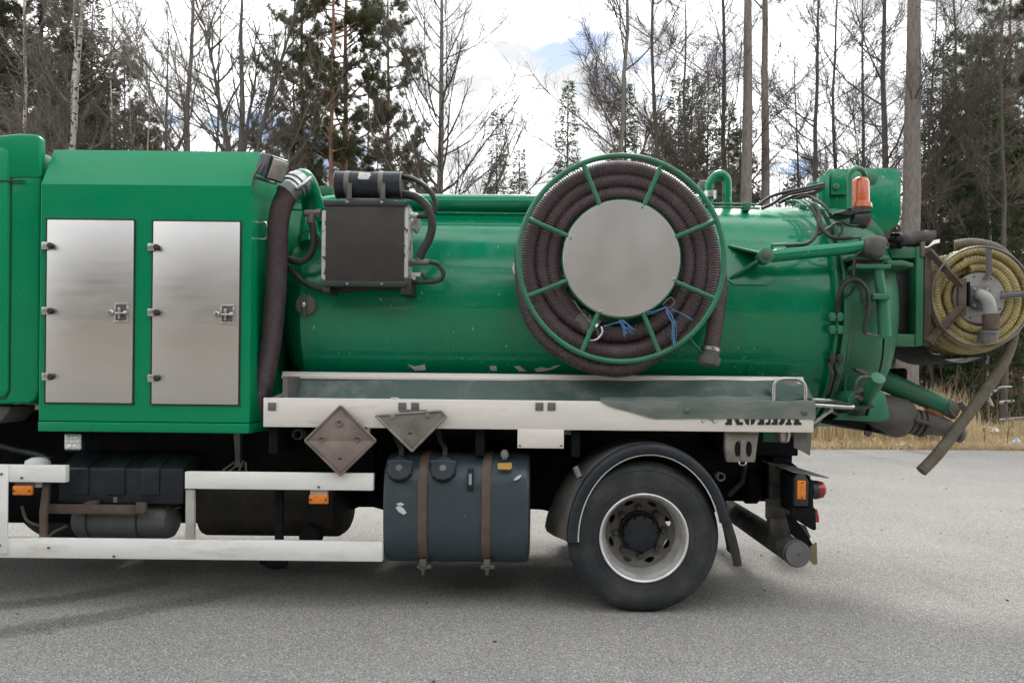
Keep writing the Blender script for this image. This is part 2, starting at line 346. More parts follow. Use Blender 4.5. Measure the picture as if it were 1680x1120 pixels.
def asphalt_material():
    M = bpy.data.materials.new('worn_asphalt'); M.use_nodes = True
    n, l = M.node_tree.nodes, M.node_tree.links; b = n['Principled BSDF']
    c = n.new('ShaderNodeTexCoord')
    def noise(s, d=6, ro=0.6, st=None):
        q = n.new('ShaderNodeTexNoise'); q.inputs['Scale'].default_value = s; q.inputs['Detail'].default_value = d; q.inputs['Roughness'].default_value = ro
        if st:
            mp = n.new('ShaderNodeMapping'); mp.inputs['Scale'].default_value = st; mp.inputs['Rotation'].default_value = (0, 0, 0.35); l.new(c.outputs['Object'], mp.inputs['Vector']); l.new(mp.outputs[0], q.inputs['Vector'])
        else: l.new(c.outputs['Object'], q.inputs['Vector'])
        return q.outputs['Fac']
    def rng(v, a, bb, c0=0.0, c1=1.0):
        q = n.new('ShaderNodeMapRange'); q.inputs['From Min'].default_value = a; q.inputs['From Max'].default_value = bb
        q.inputs['To Min'].default_value = c0; q.inputs['To Max'].default_value = c1; l.new(v, q.inputs['Value']); return q.outputs[0]
    def mix(fac, a, bb, mode='MIX'):
        q = n.new('ShaderNodeMix'); q.data_type = 'RGBA'; q.blend_type = mode
        if isinstance(fac, float): q.inputs['Factor'].default_value = fac
        else: l.new(fac, q.inputs['Factor'])
        for i, z in ((6, a), (7, bb)):
            if isinstance(z, tuple): q.inputs[i].default_value = (*z, 1)
            else: l.new(z, q.inputs[i])
        return q.outputs[2]
    vo = n.new('ShaderNodeTexVoronoi'); vo.inputs['Scale'].default_value = 150; l.new(c.outputs['Object'], vo.inputs['Vector'])
    sepc = n.new('ShaderNodeSeparateColor'); l.new(vo.outputs['Color'], sepc.inputs[0])
    base = mix(rng(noise(0.6, 9, 0.68), 0.36, 0.64), (0.150, 0.144, 0.134), (0.268, 0.259, 0.237))
    base = mix(rng(noise(2.2, 7, 0.7, (1, 0.35, 1)), 0.5, 0.75, 0, 0.5), base, (0.15, 0.143, 0.136))
    stone = mix(rng(sepc.outputs[0], 0, 1), (0.078, 0.075, 0.072), (0.40, 0.382, 0.358))
    base = mix(0.70, base, stone)
    base = mix(rng(sepc.outputs[1], 0.965, 0.975, 0, 0.85), base, (0.62, 0.60, 0.56))
    base = mix(rng(noise(0.9, 4, 0.5, (1.6, 0.16, 1)), 0.60, 0.70, 0, 0.42), base, (0.085, 0.082, 0.08))
    base = mix(rng(noise(5.5, 3, 0.5), 0.755, 0.775, 0, 0.7), base, (0.045, 0.043, 0.042))
    l.new(base, b.inputs['Base Color']); b.inputs['Roughness'].default_value = 0.88
    b.inputs['Specular IOR Level'].default_value = 0.35
    ad = n.new('ShaderNodeMath'); ad.operation = 'MULTIPLY_ADD'; ad.inputs[1].default_value = -1.0
    l.new(vo.outputs['Distance'], ad.inputs[0]); l.new(noise(30, 6, 0.7), ad.inputs[2])
    bp = n.new('ShaderNodeBump'); bp.inputs['Strength'].default_value = 0.55; bp.inputs['Distance'].default_value = 0.006
    l.new(ad.outputs[0], bp.inputs['Height']); l.new(bp.outputs[0], b.inputs['Normal'])
    return M
SOIL, ASPH = soil_material(), asphalt_material()
rnd = random.Random(7)
xs = [-400, -200, -120, -80, -60] + [-45 + i * 1.25 for i in range(73)] + [60, 80, 120, 200, 400]
ys = [-300, -120, -60, -40] + [-32 + i * 2 for i in range(22)] + [13 + i * 0.6 for i in range(40)] + [38 + i * 3 for i in range(14)] + [90, 120, 200, 400]
g = MB().sheet([[(x, y, terr(x, y) + (rnd.uniform(-.04, .04) if y > EDGE + 1 else 0)) for x in xs] for y in ys])
tag(g.build('ground', SOIL), kind='structure')
g = MB()
ex = [-60 + i * 0.5 for i in range(241)]
rows = [[(x, y, 0.0) for x in ex] for y in (-13.5, -6, 0, 6, 11)]
edge = [EDGE - 0.15 + 0.16 * math.sin(x * 0.7) + 0.09 * math.sin(x * 2.3 + 1) + rnd.uniform(-.07, .07) for x in ex]
rows.append([(x, e, 0.0) for x, e in zip(ex, edge)]); rows.append([(x, e + 0.03, -0.04) for x, e in zip(ex, edge)])
tag(g.sheet(rows).build('asphalt_lot', ASPH), kind='structure')

# loose grit on the tarmac
q_ = random.Random(17); gv = MB()
for i in range(420):
    x, y, r = q_.uniform(-5, 8), q_.uniform(-3.2, 9), q_.uniform(.003, .011)
    k0 = len(gv.v); gv.ball((x, y, r * .5), r, 6, q_.uniform(.7, 1.5), q_.uniform(.7, 1.4), .6)
GRIT = mat('loose_grit', (.30, .28, .25), .9, col2=(.06, .055, .05), nscale=9, namt=4)
tag(gv.build('loose_grit', GRIT, raw=True), 'loose grit and tiny crumbs scattered over the grey tarmac', 'grit', kind='stuff')
# dark curved bands, fading towards their edges, on the tarmac near the cab
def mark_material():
    M = bpy.data.materials.new('dark_band'); M.use_nodes = True; n, l = M.node_tree.nodes, M.node_tree.links; b = n['Principled BSDF']
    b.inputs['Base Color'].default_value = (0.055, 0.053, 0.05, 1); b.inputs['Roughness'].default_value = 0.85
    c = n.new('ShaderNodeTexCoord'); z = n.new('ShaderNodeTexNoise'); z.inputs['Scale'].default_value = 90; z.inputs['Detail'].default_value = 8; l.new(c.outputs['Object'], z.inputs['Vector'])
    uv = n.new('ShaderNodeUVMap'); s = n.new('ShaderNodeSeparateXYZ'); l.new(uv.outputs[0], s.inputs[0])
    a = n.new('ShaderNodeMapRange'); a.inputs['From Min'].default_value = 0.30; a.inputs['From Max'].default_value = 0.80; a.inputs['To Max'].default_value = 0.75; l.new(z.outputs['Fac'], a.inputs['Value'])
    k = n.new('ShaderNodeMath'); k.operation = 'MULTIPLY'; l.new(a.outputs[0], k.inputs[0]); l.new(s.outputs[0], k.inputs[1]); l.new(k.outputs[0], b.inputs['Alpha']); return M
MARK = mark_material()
def dark_band(pts, wd, label):
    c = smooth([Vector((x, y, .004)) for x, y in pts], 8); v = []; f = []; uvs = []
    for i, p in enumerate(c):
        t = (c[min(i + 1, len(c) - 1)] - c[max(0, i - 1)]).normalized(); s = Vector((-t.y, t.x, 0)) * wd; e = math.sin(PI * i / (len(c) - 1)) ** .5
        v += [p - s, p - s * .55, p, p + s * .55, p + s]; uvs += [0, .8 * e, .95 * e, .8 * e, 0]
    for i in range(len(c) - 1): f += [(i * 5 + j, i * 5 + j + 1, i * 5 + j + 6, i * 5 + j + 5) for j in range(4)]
    o = MB().add(v, f).build('dark_band', MARK, raw=True); u = o.data.uv_layers.new(name='UVMap')
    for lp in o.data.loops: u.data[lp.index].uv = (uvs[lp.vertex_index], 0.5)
    return tag(o, label, 'tyre mark', 'dark bands on the tarmac')
dark_band([(-4.4, -1.15), (-3.6, -.75), (-3.0, -.35), (-2.5, .1), (-2.0, .6)], .17, 'longer dark band curving out from under the white guard at lower left')
dark_band([(-4.3, -.35), (-3.7, -.05), (-3.2, .3), (-2.8, .8)], .16, 'shorter dark band at the left edge close under the guard')

# ------------------------------------------------------------------ trees
BARKD = mat('dark_bark', (0.115, 0.10, 0.088), 0.9, col2=(0.065, 0.057, 0.05), nscale=6, stretch=(3, 3, 0.7), bump=0.5, bscale=20, rand=0.15)
BARKG = mat('grey_bark', (0.23, 0.205, 0.18), 0.9, col2=(0.115, 0.102, 0.09), nscale=5, stretch=(3, 3, 0.8), bump=0.6, bscale=16, rand=0.15)
BIRCH = mat('birch_bark', (0.52, 0.49, 0.44), 0.8, col2=(0.33, 0.31, 0.28), nscale=5, chips=(0.05, 0.045, 0.04), chip_s=7, chip_t=0.56, rand=0.1)
PBARK = mat('red_pine_bark', (0.30, 0.165, 0.105), 0.9, col2=(0.18, 0.11, 0.08), nscale=6, stretch=(2, 2, 0.8), bump=0.5, bscale=18)
TWIG = mat('bare_twigs', (0.115, 0.098, 0.085), 0.9, col2=(0.080, 0.068, 0.060), nscale=2, rand=0.2)
PTWIG = mat('pale_twigs', (0.20, 0.18, 0.158), 0.9, col2=(0.145, 0.127, 0.11), nscale=2, rand=0.15)
NEED = leaf('pine_needles', (0.072, 0.098, 0.045), (0.115, 0.125, 0.062))
SNEED = leaf('spruce_needles', (0.046, 0.078, 0.034), (0.080, 0.104, 0.046))
BNEED = leaf('brownish_needles', (0.066, 0.074, 0.040), (0.100, 0.094, 0.056))

class Raw:
    """fast vertex/face collector for foliage and branches"""
    def __init__(s): s.v = []; s.f = []
    def limb(s, pts, r0, r1, n):
        k = len(pts); o = len(s.v)
        for i, p in enumerate(pts):
            a = pts[max(0, i - 1)]; b = pts[min(k - 1, i + 1)]; t = (b - a).normalized()
            e1 = t.orthogonal().normalized(); e2 = t.cross(e1); r = r0 + (r1 - r0) * i / (k - 1)
            for j in range(n):
                q = 2 * PI * j / n; s.v.append(p + e1 * (r * math.cos(q)) + e2 * (r * math.sin(q)))
        for i in range(k - 1):
            for j in range(n): s.f.append((o + i * n + j, o + i * n + (j + 1) % n, o + (i + 1) * n + (j + 1) % n, o + (i + 1) * n + j))
    def blade(s, p, d, wv):
        o = len(s.v); s.v += [p - wv, p + wv, p + d]; s.f.append((o, o + 1, o + 2))
    def quad(s, p, d, wv):
        o = len(s.v); s.v += [p - wv * .35, p + d * .5 - wv, p + d, p + d * .5 + wv]; s.f.append((o, o + 1, o + 2, o + 3))
    def mesh(s, name, material, smooth_=False):
        me = bpy.data.meshes.new(name); me.from_pydata(s.v, [], s.f); me.materials.append(material)
        if smooth_: me.polygons.foreach_set('use_smooth', [True] * len(me.polygons))
        return me

def rv(q, a=1.0):
    return Vector((q.uniform(-a, a), q.uniform(-a, a), q.uniform(-a, a)))
def path(q, p, d, length, k, wob, up):
    pts = [p.copy()]; d = d.normalized()
    for i in range(k):
        d = (d + rv(q, wob) + Vector((0, 0, up))).normalized(); p = p + d * (length / k); pts.append(p.copy())
    return pts
def trunk_pts(q, h, lean, wob, k=14):
    p = Vector((0, 0, -0.3)); pts = []; dx, dy = lean
    ox = oy = 0
    for i in range(k + 1):
        t = i / k; ox += q.uniform(-wob, wob) * h / k; oy += q.uniform(-wob, wob) * h / k
        pts.append(Vector((dx * h * t + ox, dy * h * t + oy, -0.3 + (h + .3) * t)))
    return pts
def along(pts, t):
    t = max(0, min(0.9999, t)) * (len(pts) - 1); i = int(t); return pts[i].lerp(pts[i + 1], t - i)

def bare_tree(seed, h, r, start=0.4, spread=0.55, nlimb=22, llen=0.24, fine=1.0, lean=(0, 0), wob=0.05, fork=None, rise=0.10):
    q = random.Random(seed); tr = Raw(); cr = Raw()
    pts = trunk_pts(q, h, lean, wob)
    k = len(pts)
    o = 0
    tr.limb(pts, r, 0.012, 9)
    # flare the foot
    for i, p in enumerate(tr.v[:18]):
        c = pts[i // 9]; tr.v[i] = c + (p - c) * (1.35 if i < 9 else 1.08)
    limbs = []
    for i in range(nlimb):
        t = start + (0.97 - start) * ((i + q.random()) / nlimb)
        a = q.uniform(0, 2 * PI); lift = q.uniform(0.5, 1.3)
        d = Vector((math.cos(a) * spread, math.sin(a) * spread, 0.35 * lift))
        ln = h * llen * (1.15 - 0.85 * ((t - start) / (1 - start))) * q.uniform(0.6, 1.15)
        limbs.append((along(pts, t), d, ln, max(0.014, r * (1 - t) * 0.42 * q.uniform(.7, 1.2))))
    if fork:
        for t, a, tilt, ln, rr in fork: limbs.append((along(pts, t), Vector((math.cos(a) * tilt, math.sin(a) * tilt, 1)), ln, rr))
    for p, d, ln, rr in limbs:
        lp = path(q, p, d, ln, 7, 0.16, rise)
        (tr if rr > 0.05 else cr).limb(lp, rr, 0.007, 6 if rr > .05 else 5)
        nb = max(4, int(ln * 3.3 * fine))
        for j in range(nb):
            t = 0.18 + 0.82 * (j + q.random()) / nb
            bp = along(lp, t); bd = (lp[-1] - lp[0]).normalized() + rv(q, 0.8); bl = ln * q.uniform(0.2, 0.42) * (1.1 - 0.6 * t)
            sp = path(q, bp, bd, bl, 4, 0.2, rise * 0.8); cr.limb(sp, max(.006, rr * 0.35), 0.005, 3)
            nt = max(4, int(bl * 13 * fine))
            for z in range(nt):
                tp = along(sp, 0.15 + 0.85 * (z + q.random()) / nt); td = (sp[-1] - sp[0]).normalized() + rv(q, 0.9)
                tl = q.uniform(0.25, 0.7) * min(1.0, 0.5 + bl * 0.5)
                cr.limb(path(q, tp, td, tl, 2, 0.2, 0.05), 0.0048, 0.0026, 3)
    return tr.mesh('trunk', BARKD, True), cr.mesh('crown', TWIG)

def tuft(cr, q, p, size, n, wd):
    for _ in range(n):
        d = rv(q).normalized(); d.z += 0.25
        d = d * (size * q.uniform(0.6, 1.1)); wv = d.cross(rv(q)).normalized() * wd
        cr.blade(p, d, wv)
def pine_tree(seed, h, r, start=0.45, width=2.2, nbr=46, dens=1.0, lean=(0, 0), bark=None, need=None):
    q = random.Random(seed); tr = Raw(); cr = Raw(); pts = trunk_pts(q, h, lean, 0.03)
    tr.limb(pts, r, 0.025, 9)
    for i in range(int(nbr * 0.25)):                      # dead snags below the crown
        t = q.uniform(start * 0.35, start); a = q.uniform(0, 2 * PI)
        lp = path(q, along(pts, t), Vector((math.cos(a), math.sin(a), q.uniform(-.2, .4))), q.uniform(0.5, 1.6), 4, 0.25, 0.02); tr.limb(lp, 0.018, 0.005, 4)
    for i in range(nbr):
        t = start + (1.0 - start) * ((i + q.random()) / nbr); s = (t - start) / (1 - start)
        ln = width * (0.55 + 1.1 * s if s < 0.35 else 0.935 * (1.12 - s) / 0.77) * q.uniform(0.55, 1.2)
        a = q.uniform(0, 2 * PI)
        lp = path(q, along(pts, t), Vector((math.cos(a), math.sin(a), q.uniform(-0.05, 0.5))), max(.4, ln), 6, 0.22, 0.07)
        tr.limb(lp, max(0.014, 0.05 * (1 - s) + .012), 0.008, 5)
        nb = max(4, int(ln * 6.2))
        for j in range(nb):
            bp = along(lp, 0.3 + 0.7 * (j + q.random()) / nb); bd = (lp[-1] - lp[0]).normalized() + rv(q, 0.9); bl = q.uniform(0.3, 0.75)
            sp = path(q, bp, bd, bl, 3, 0.25, 0.12); tr.limb(sp, 0.010, 0.005, 3)
            for z in range(max(2, int(8 * dens))):
                tuft(cr, q, along(sp, 0.25 + 0.75 * q.random()) + rv(q, 0.08), q.uniform(0.14, 0.25), 24, 0.0085)
    return tr.mesh('trunk', bark or PBARK, True), cr.mesh('crown', need or NEED)
def spruce_tree(seed, h, r, width=2.4, start=0.06, dens=1.0, need=None, droop=0.12):
    q = random.Random(seed); tr = Raw(); cr = Raw(); pts = trunk_pts(q, h, (0, 0), 0.012)
    tr.limb(pts, r, 0.012, 8); t = start
    while t < 0.985:
        ln0 = width * (1 - t) ** 0.8 * q.uniform(0.75, 1.1) + 0.12; nb = 5 if t < 0.9 else 4; a0 = q.uniform(0, 6.3)
        for j in range(nb):
            if q.random() < 0.10: continue
            a = a0 + 2 * PI * j / nb + q.uniform(-.3, .3); ln = ln0 * q.uniform(0.65, 1.12)
            d = Vector((math.cos(a), math.sin(a), 0.35 * t - droop + q.uniform(-.12, .12)))
            lp = path(q, along(pts, t), d, ln, 5, 0.08, 0.03); tr.limb(lp, 0.02 * (1 - t) + .008, 0.004, 3)
            k = max(3, int(ln * 9 * dens)); side = d.normalized().cross(Vector((0, 0, 1)))
            for z in range(k):
                tt = 0.12 + 0.88 * (z + q.random()) / k; bp = along(lp, tt)
                for sg in (-1, 1):
                    bl = ln * 0.36 * (1.15 - tt) * q.uniform(0.6, 1.2) + 0.12
                    bd = (d.normalized() * 0.75 + side * sg * q.uniform(.5, 1) + Vector((0, 0, q.uniform(-.55, .05)))).normalized()
                    ns = max(3, int(bl * 15))
                    for y in range(ns):
                        sp = bp + bd * (bl * (y + .3) / ns); dd = (bd + rv(q, 0.75)).normalized() * q.uniform(0.18, 0.32)
                        cr.quad(sp, dd, dd.cross(rv(q)).normalized() * 0.026)
        t += q.uniform(0.55, 0.9) * 0.45 / h * (1.25 - 0.4 * t)
    return tr.mesh('trunk', BARKD, True), cr.mesh('crown', need or SNEED)

PROTO = {
    'slim1': bare_tree(11, 17, 0.10, 0.32, 0.5, 26, 0.20, 1.4), 'slim2': bare_tree(12, 18, 0.11, 0.40, 0.45, 26, 0.19, 1.4, wob=0.07), 'slim3': bare_tree(13, 16, 0.09, 0.25, 0.55, 28, 0.22, 1.4, wob=0.06),
    'mid1': bare_tree(21, 20, 0.16, 0.30, 0.6, 30, 0.24, 1.35, wob=0.05), 'mid2': bare_tree(22, 21, 0.17, 0.36, 0.55, 30, 0.23, 1.35, wob=0.09), 'mid3': bare_tree(23, 19, 0.15, 0.24, 0.62, 32, 0.25, 1.35, wob=0.06),
    'thick': bare_tree(31, 24, 0.27, 0.58, 0.6, 22, 0.17, 1.0, wob=0.02),
    'wide': bare_tree(41, 15, 0.19, 0.36, 0.75, 22, 0.30, 1.1, wob=0.05, fork=[(0.44, 3.0, 0.55, 8.0, 0.11), (0.46, 0.2, 0.42, 8.0, 0.10), (0.36, 3.4, 1.5, 5.0, 0.07), (0.40, -0.3, 1.2, 5.5, 0.07), (0.5, 1.6, .5, 6.5, .08)]),
    'aspen': bare_tree(51, 17.5, 0.185, 0.27, 0.50, 58, 0.25, 1.15, wob=0.012, rise=0.15),
    'snag': bare_tree(61, 12, 0.12, 0.45, 0.8, 9, 0.20, 0.5, wob=0.08, fork=[(0.62, 3.1, 1.0, 3.0, .07), (0.66, 0.1, .8, 2.6, .08)]),
    'pine1': pine_tree(71, 19, 0.15, 0.30, 2.4, 60, 1.0), 'pine2': pine_tree(72, 21, 0.16, 0.42, 2.3, 50, 1.0), 'pine3': pine_tree(73, 15, 0.13, 0.22, 2.2, 54, 1.0, bark=BARKD), 'pine4': pine_tree(74, 12, 0.10, 0.15, 1.9, 46, 1.0, bark=BARKD),
    'bigpine': pine_tree(75, 26, 0.37, 0.66, 3.2, 40, 1.0, bark=BARKG, lean=(0.012, 0)),
    'pineb': pine_tree(76, 17, 0.14, 0.12, 2.9, 92, 1.1, bark=BARKD, need=BNEED), 
    'spruce1': spruce_tree(81, 16, 0.15, 2.3, need=SNEED), 'spruce2': spruce_tree(82, 15, 0.14, 2.5), 'spruce3': spruce_tree(83, 17, 0.14, 2.2, dens=0.7),
    'spruceb': spruce_tree(84, 17, 0.15, 2.9, need=BNEED, dens=1.0),
}
TREE_N = {}
def tree(name, proto, px, y, label, cat, group, height=None, rot=0.0, bark=None, twig=None, py=260, tilt=0.0, fat=1.0):
    p = at(px, py, y); z = terr(p.x, y)
    e = empty(name, (p.x, y, z), label, cat, group); e.rotation_euler = (0, tilt, rot)
    tm, cm = PROTO[proto]; base = max(v.co.z for v in tm.vertices) if proto not in TREE_N else TREE_N[proto]; TREE_N[proto] = base
    s = 1.0 if height is None else height / base; e.scale = (s * fat, s * fat, s)
    for nm, me, mt in (('trunk', tm, bark), ('crown', cm, twig)):
        o = bpy.data.objects.new(nm, me); COL.objects.link(o); o.parent = e
        if mt: o.material_slots[0].link = 'OBJECT'; o.material_slots[0].material = mt
    return e
BT, PT, ST = 'bare trees behind the truck', 'pines behind the truck', 'spruces behind the truck'
def bare(proto, px, y, label, **k): return tree('bare_tree' if 'birch' not in label else 'birch_tree', proto, px, y, label, 'tree', BT, **k)
def pine(proto, px, y, label, **k): return tree('pine_tree', proto, px, y, label, 'tree', PT, **k)
def spruce(proto, px, y, label, **k): return tree('spruce_tree', proto, px, y, label, 'tree', ST, **k)

# left wood
pine('pineb', -30, 24, 'brownish conifer cut by the left edge of the picture above the cab', height=17, rot=0.4)
pine('pineb', 62, 25, 'tall brownish pine above the gap between cab and cabinet', height=20, rot=2.0)
spruce('spruceb', 8, 21, 'dark low spruce rising right behind the green cab', height=9.5, rot=1.0)
spruce('spruceb', 150, 27, 'dense dark spruce above the left steel cabinet door', height=17, rot=2.2)
pine('pineb', 205, 29, 'shorter dark pine with a pointed top right of the densest wood', height=15.5, rot=4.0)
spruce('spruceb', 110, 31, 'dark spruce in the second row behind the white-barked birch', height=21, rot=0.9)
pine('pine3', 245, 31, 'loose dark pine left of the forked bare tree', height=13.5, rot=3.0, twig=BNEED)
spruce('spruce2', 172, 23, 'low green spruce showing just over the cabinet roof', height=8.2, rot=3.0)
pine('pine4', 340, 30, 'bushy dark pine low behind the cabinet roof between two bare trunks', height=9.8, rot=1.5)
pine('pine4', 285, 33, 'small pine behind the pale grey birch over the cabinet', height=8.5, rot=2.5)
pine('pine3', 425, 24, 'dark pine above the right end of the cabinet roof', height=11.0, rot=0.2)
pine('pine3', 478, 23, 'dark spreading pine above the work lamp on the cabinet', height=10.5, rot=2.7)
bare('slim1', 32, 20, 'slender birch nearest the left edge of the picture', height=17, bark=BIRCH, twig=PTWIG, tilt=0.01)
bare('mid1', 104, 19, 'white-barked birch rising above the left cabinet door', height=19, bark=BIRCH, tilt=0.035, rot=1)
bare('slim2', 128, 24, 'thin dark-crowned birch just right of the white-barked birch', height=17, bark=BIRCH, rot=2)
bare('slim3', 178, 22, 'thin pale birch above the gap between the cabinet doors', height=14, bark=BIRCH, rot=4)
bare('slim1', 214, 25, 'thin birch before the dark pointed pine', height=14, bark=BIRCH, rot=5)
bare('slim3', 246, 21, 'short thin birch left of the forked dark tree', height=12, bark=BIRCH, rot=0.5)
bare('snag', 271, 20, 'dark forked bare tree with a broken upright limb', height=12.5, rot=0.2)
bare('mid2', 298, 19, 'pale grey straight birch above the right cabinet door', height=20, bark=BARKG, twig=PTWIG, rot=1.2, fat=0.8)
bare('slim2', 345, 27, 'slim bare tree left of the wide-limbed dark tree', height=18, twig=PTWIG, rot=3.3)
bare('wide', 394, 19, 'dark wide-limbed bare tree above the right end of the cabinet', height=15.5, rot=0.1)
bare('slim3', 444, 22, 'thin pale birch between the wide-limbed tree and the pines', height=14, bark=BIRCH, twig=PTWIG, rot=2)
bare('slim1', 480, 26, 'faint thin bare tree left of the red-stemmed pines', height=17, twig=PTWIG, rot=4.4)
# pines left of the gap
pine('pine2', 541, 20, 'slim red-stemmed pine left of the two tall pines above the oil cooler', height=20, rot=0.0, fat=0.75)
pine('pine1', 573, 22, 'red-stemmed pine with dense crown above the oil reservoir', height=19.5, rot=1.0, fat=1.0)
pine('pine1', 628, 25, 'dense green pine right of the red-stemmed pines', height=17.5, rot=3.6, fat=1.1)
pine('pine4', 622, 21, 'bushy lower pine behind the oil reservoir', height=9.4, rot=0.7, fat=1.1)
pine('pine2', 498, 24, 'wispy pine between the work lamp and the red-stemmed pines', height=19.5, rot=4.0)
# the gap
bare('aspen', 722, 20, 'symmetrical bare aspen standing alone against the white sky', rot=0.3, bark=BARKG, height=17.3)
pine('pine4', 702, 27, 'small pine behind the bare aspen, left of its trunk', height=10.2, rot=2.0)
pine('pine4', 752, 29, 'small pine behind the bare aspen, right of its trunk', height=8.8, rot=4.1)
spruce('spruce3', 817, 33, 'narrow spruce in the sky gap, left of the pair', height=14.6, rot=0.3)
spruce('spruce1', 853, 33, 'lower dark spruce in the sky gap, right of the pair', height=12.8, rot=1.3)
spruce('spruce3', 930, 31, 'thin see-through spruce above the left rim of the big hose reel', height=15.2, rot=2.3)
pine('pine4', 892, 37, 'far low pine between the spruce pair and the see-through spruce', height=8.6, rot=2.3)
bare('mid2', 1002, 19, 'crooked bare tree above the big hose reel', height=19, rot=5.5, fat=0.85, bark=BARKG, tilt=0.03)
spruce('spruce1', 1026, 26, 'dark spruce behind the top of the big hose reel', height=13.3, rot=0.0)
spruce('spruce2', 1058, 29, 'green lower spruce right of the dark spruce behind the reel', height=9.6, rot=3.0)
# right wood
bare('slim2', 1086, 20, 'slim straight bare tree above the right half of the big reel', height=19, rot=0.9)
spruce('spruce2', 1112, 25, 'dark young spruce above the right rim of the big reel', height=13, rot=2.0)
bare('mid1', 1122, 24, 'many-twigged bare tree right of the slim straight one', height=17, rot=2.9, twig=PTWIG)
spruce('spruce1', 1160, 26, 'dark spruce left of the twin birch trunks', height=13.5, rot=4.0)
bare('slim1', 1183, 21, 'dark bare trunk left of the twin birch trunks', height=19, rot=3.9, fat=1.25)
bare('thick', 1230, 19, 'stout grey birch, left trunk of the twin pair', height=24, rot=0.0, bark=BARKG, fat=0.93)
bare('thick', 1259, 20, 'stout grey birch, right trunk of the twin pair', height=23, rot=2.2, bark=BARKG, fat=0.80, tilt=0.02)
spruce('spruce1', 1275, 25, 'small dark spruce right of the twin birch trunks', height=8.6, rot=1.8)
bare('slim3', 1304, 25, 'thin pale bare tree right of the twin birches', height=15, rot=1.7, twig=PTWIG)
bare('mid3', 1331, 22, 'forking bare tree above the rear end of the tank', height=18, rot=0.8)
bare('slim1', 1368, 24, 'slim bare tree left of the top green plate', height=19, rot=2.4, twig=PTWIG)
bare('slim2', 1418, 23, 'thin bare tree above the orange beacon', height=18, rot=5.0, twig=PTWIG)
bare('mid1', 1456, 20, 'curving bare tree just left of the thick pine trunk', height=20, rot=4.2, tilt=0.02)
spruce('spruce2', 1395, 34, 'far low spruce behind the beacon', height=8.0, rot=1.0)
spruce('spruce1', 1325, 36, 'far low spruce behind the top of the tank', height=8.5, rot=2.0)
pine('bigpine', 1494, 18, 'thick straight grey-barked pine trunk rising behind the rear plate', rot=0.0, fat=0.95)
spruce('spruce2', 1545, 23, 'dark green spruce right of the thick pine trunk', height=14, rot=0.6)
pine('pine3', 1585, 27, 'dark pine above the yellow hose reel', height=16, rot=1.6)
spruce('spruce1', 1612, 21, 'dense dark spruce behind the yellow hose reel', height=13.5, rot=2.6)
pine('pine1', 1662, 25, 'tall dark pine at the right edge of the picture', height=18.5, rot=0.4, fat=1.1)
pine('pineb', 1715, 23, 'brownish pine cut by the right edge of the picture', height=17, rot=3.4)
bare('slim3', 1532, 22, 'thin bare tree just right of the thick pine trunk', height=16, rot=4.9)
bare('mid3', 1572, 23, 'bare tree with fine twigs above the yellow hose reel', height=18, rot=3.1, twig=PTWIG)
bare('slim2', 1650, 19, 'dark slim trunk beside the right edge of the yellow reel', height=17, rot=1.1)
bare('slim1', 1624, 21, 'pale thin birch stem behind the yellow hose reel', height=13, rot=2.1, bark=BIRCH, twig=PTWIG)
spruce('spruce1', 1500, 30, 'spruce half hidden behind the thick pine trunk', height=9.5, rot=3.3)

for i, (px, y, pr, h, lb) in enumerate((
    (-20, 30, 'spruceb', 20, 'tall back-row spruce at the very left edge above the cab'), (34, 32, 'pineb', 19, 'back-row brownish pine behind the slender leftmost birch'),
    (88, 33, 'spruceb', 18, 'back-row spruce just left of the white-barked birch'), (128, 34, 'pineb', 19, 'back-row brownish pine just right of the white-barked birch'),
    (176, 35, 'spruceb', 17, 'back-row spruce above the gap between the cabinet doors'), (222, 34, 'spruceb', 15, 'back-row spruce right of the thin birch before the pointed pine'),
    (262, 36, 'pineb', 14, 'back-row pine behind the forked dark tree'), (312, 36, 'spruceb', 13, 'back-row spruce just right of the pale grey birch'),
    (372, 35, 'pine3', 13, 'back-row pine just left of the wide-limbed dark tree'), (408, 37, 'spruce2', 12, 'back-row spruce just right of the wide-limbed dark trunk'),
    (455, 34, 'pine3', 13.5, 'back-row pine above the work lamp, right of the thin pale birch'), (505, 33, 'pine3', 13, 'back-row pine left of the red-stemmed pines'),
    (560, 33, 'pine3', 13, 'back-row pine between the two red pine stems'), (600, 31, 'pine1', 16, 'back-row pine behind the dense green pine over the oil reservoir'),
    (655, 33, 'pine4', 11, 'low back-row pine between the dense green pine and the bare aspen'),
    (1082, 30, 'spruceb', 13.5, 'back-row spruce behind the slim straight tree over the reel'), (1135, 31, 'spruceb', 15.5, 'back-row spruce right of the many-twigged bare tree'),
    (1195, 32, 'spruceb', 14.5, 'back-row spruce just left of the twin birch trunks'), (1215, 30, 'pine3', 13.5, 'back-row pine partly hidden by the left twin birch'),
    (1350, 33, 'spruce1', 10.5, 'low back-row spruce left of the top green plate'), (1430, 33, 'spruce2', 10.5, 'low back-row spruce above the top green plate'),
    (1520, 33, 'spruceb', 12, 'back-row spruce hugging the right side of the thick pine trunk'), (1560, 30, 'spruce2', 15, 'back-row green spruce above the rusty reel stand'),
    (1600, 33, 'pineb', 17, 'tall back-row brownish pine above the middle of the yellow reel'), (1638, 29, 'spruceb', 16.5, 'back-row spruce above the right half of the yellow reel'),
    (1690, 32, 'pineb', 18, 'back-row brownish pine at the right edge of the picture'))):
    tree('conifer_tree', pr, px, y, lb, 'tree', 'back row conifers', height=h, rot=i * 1.3)

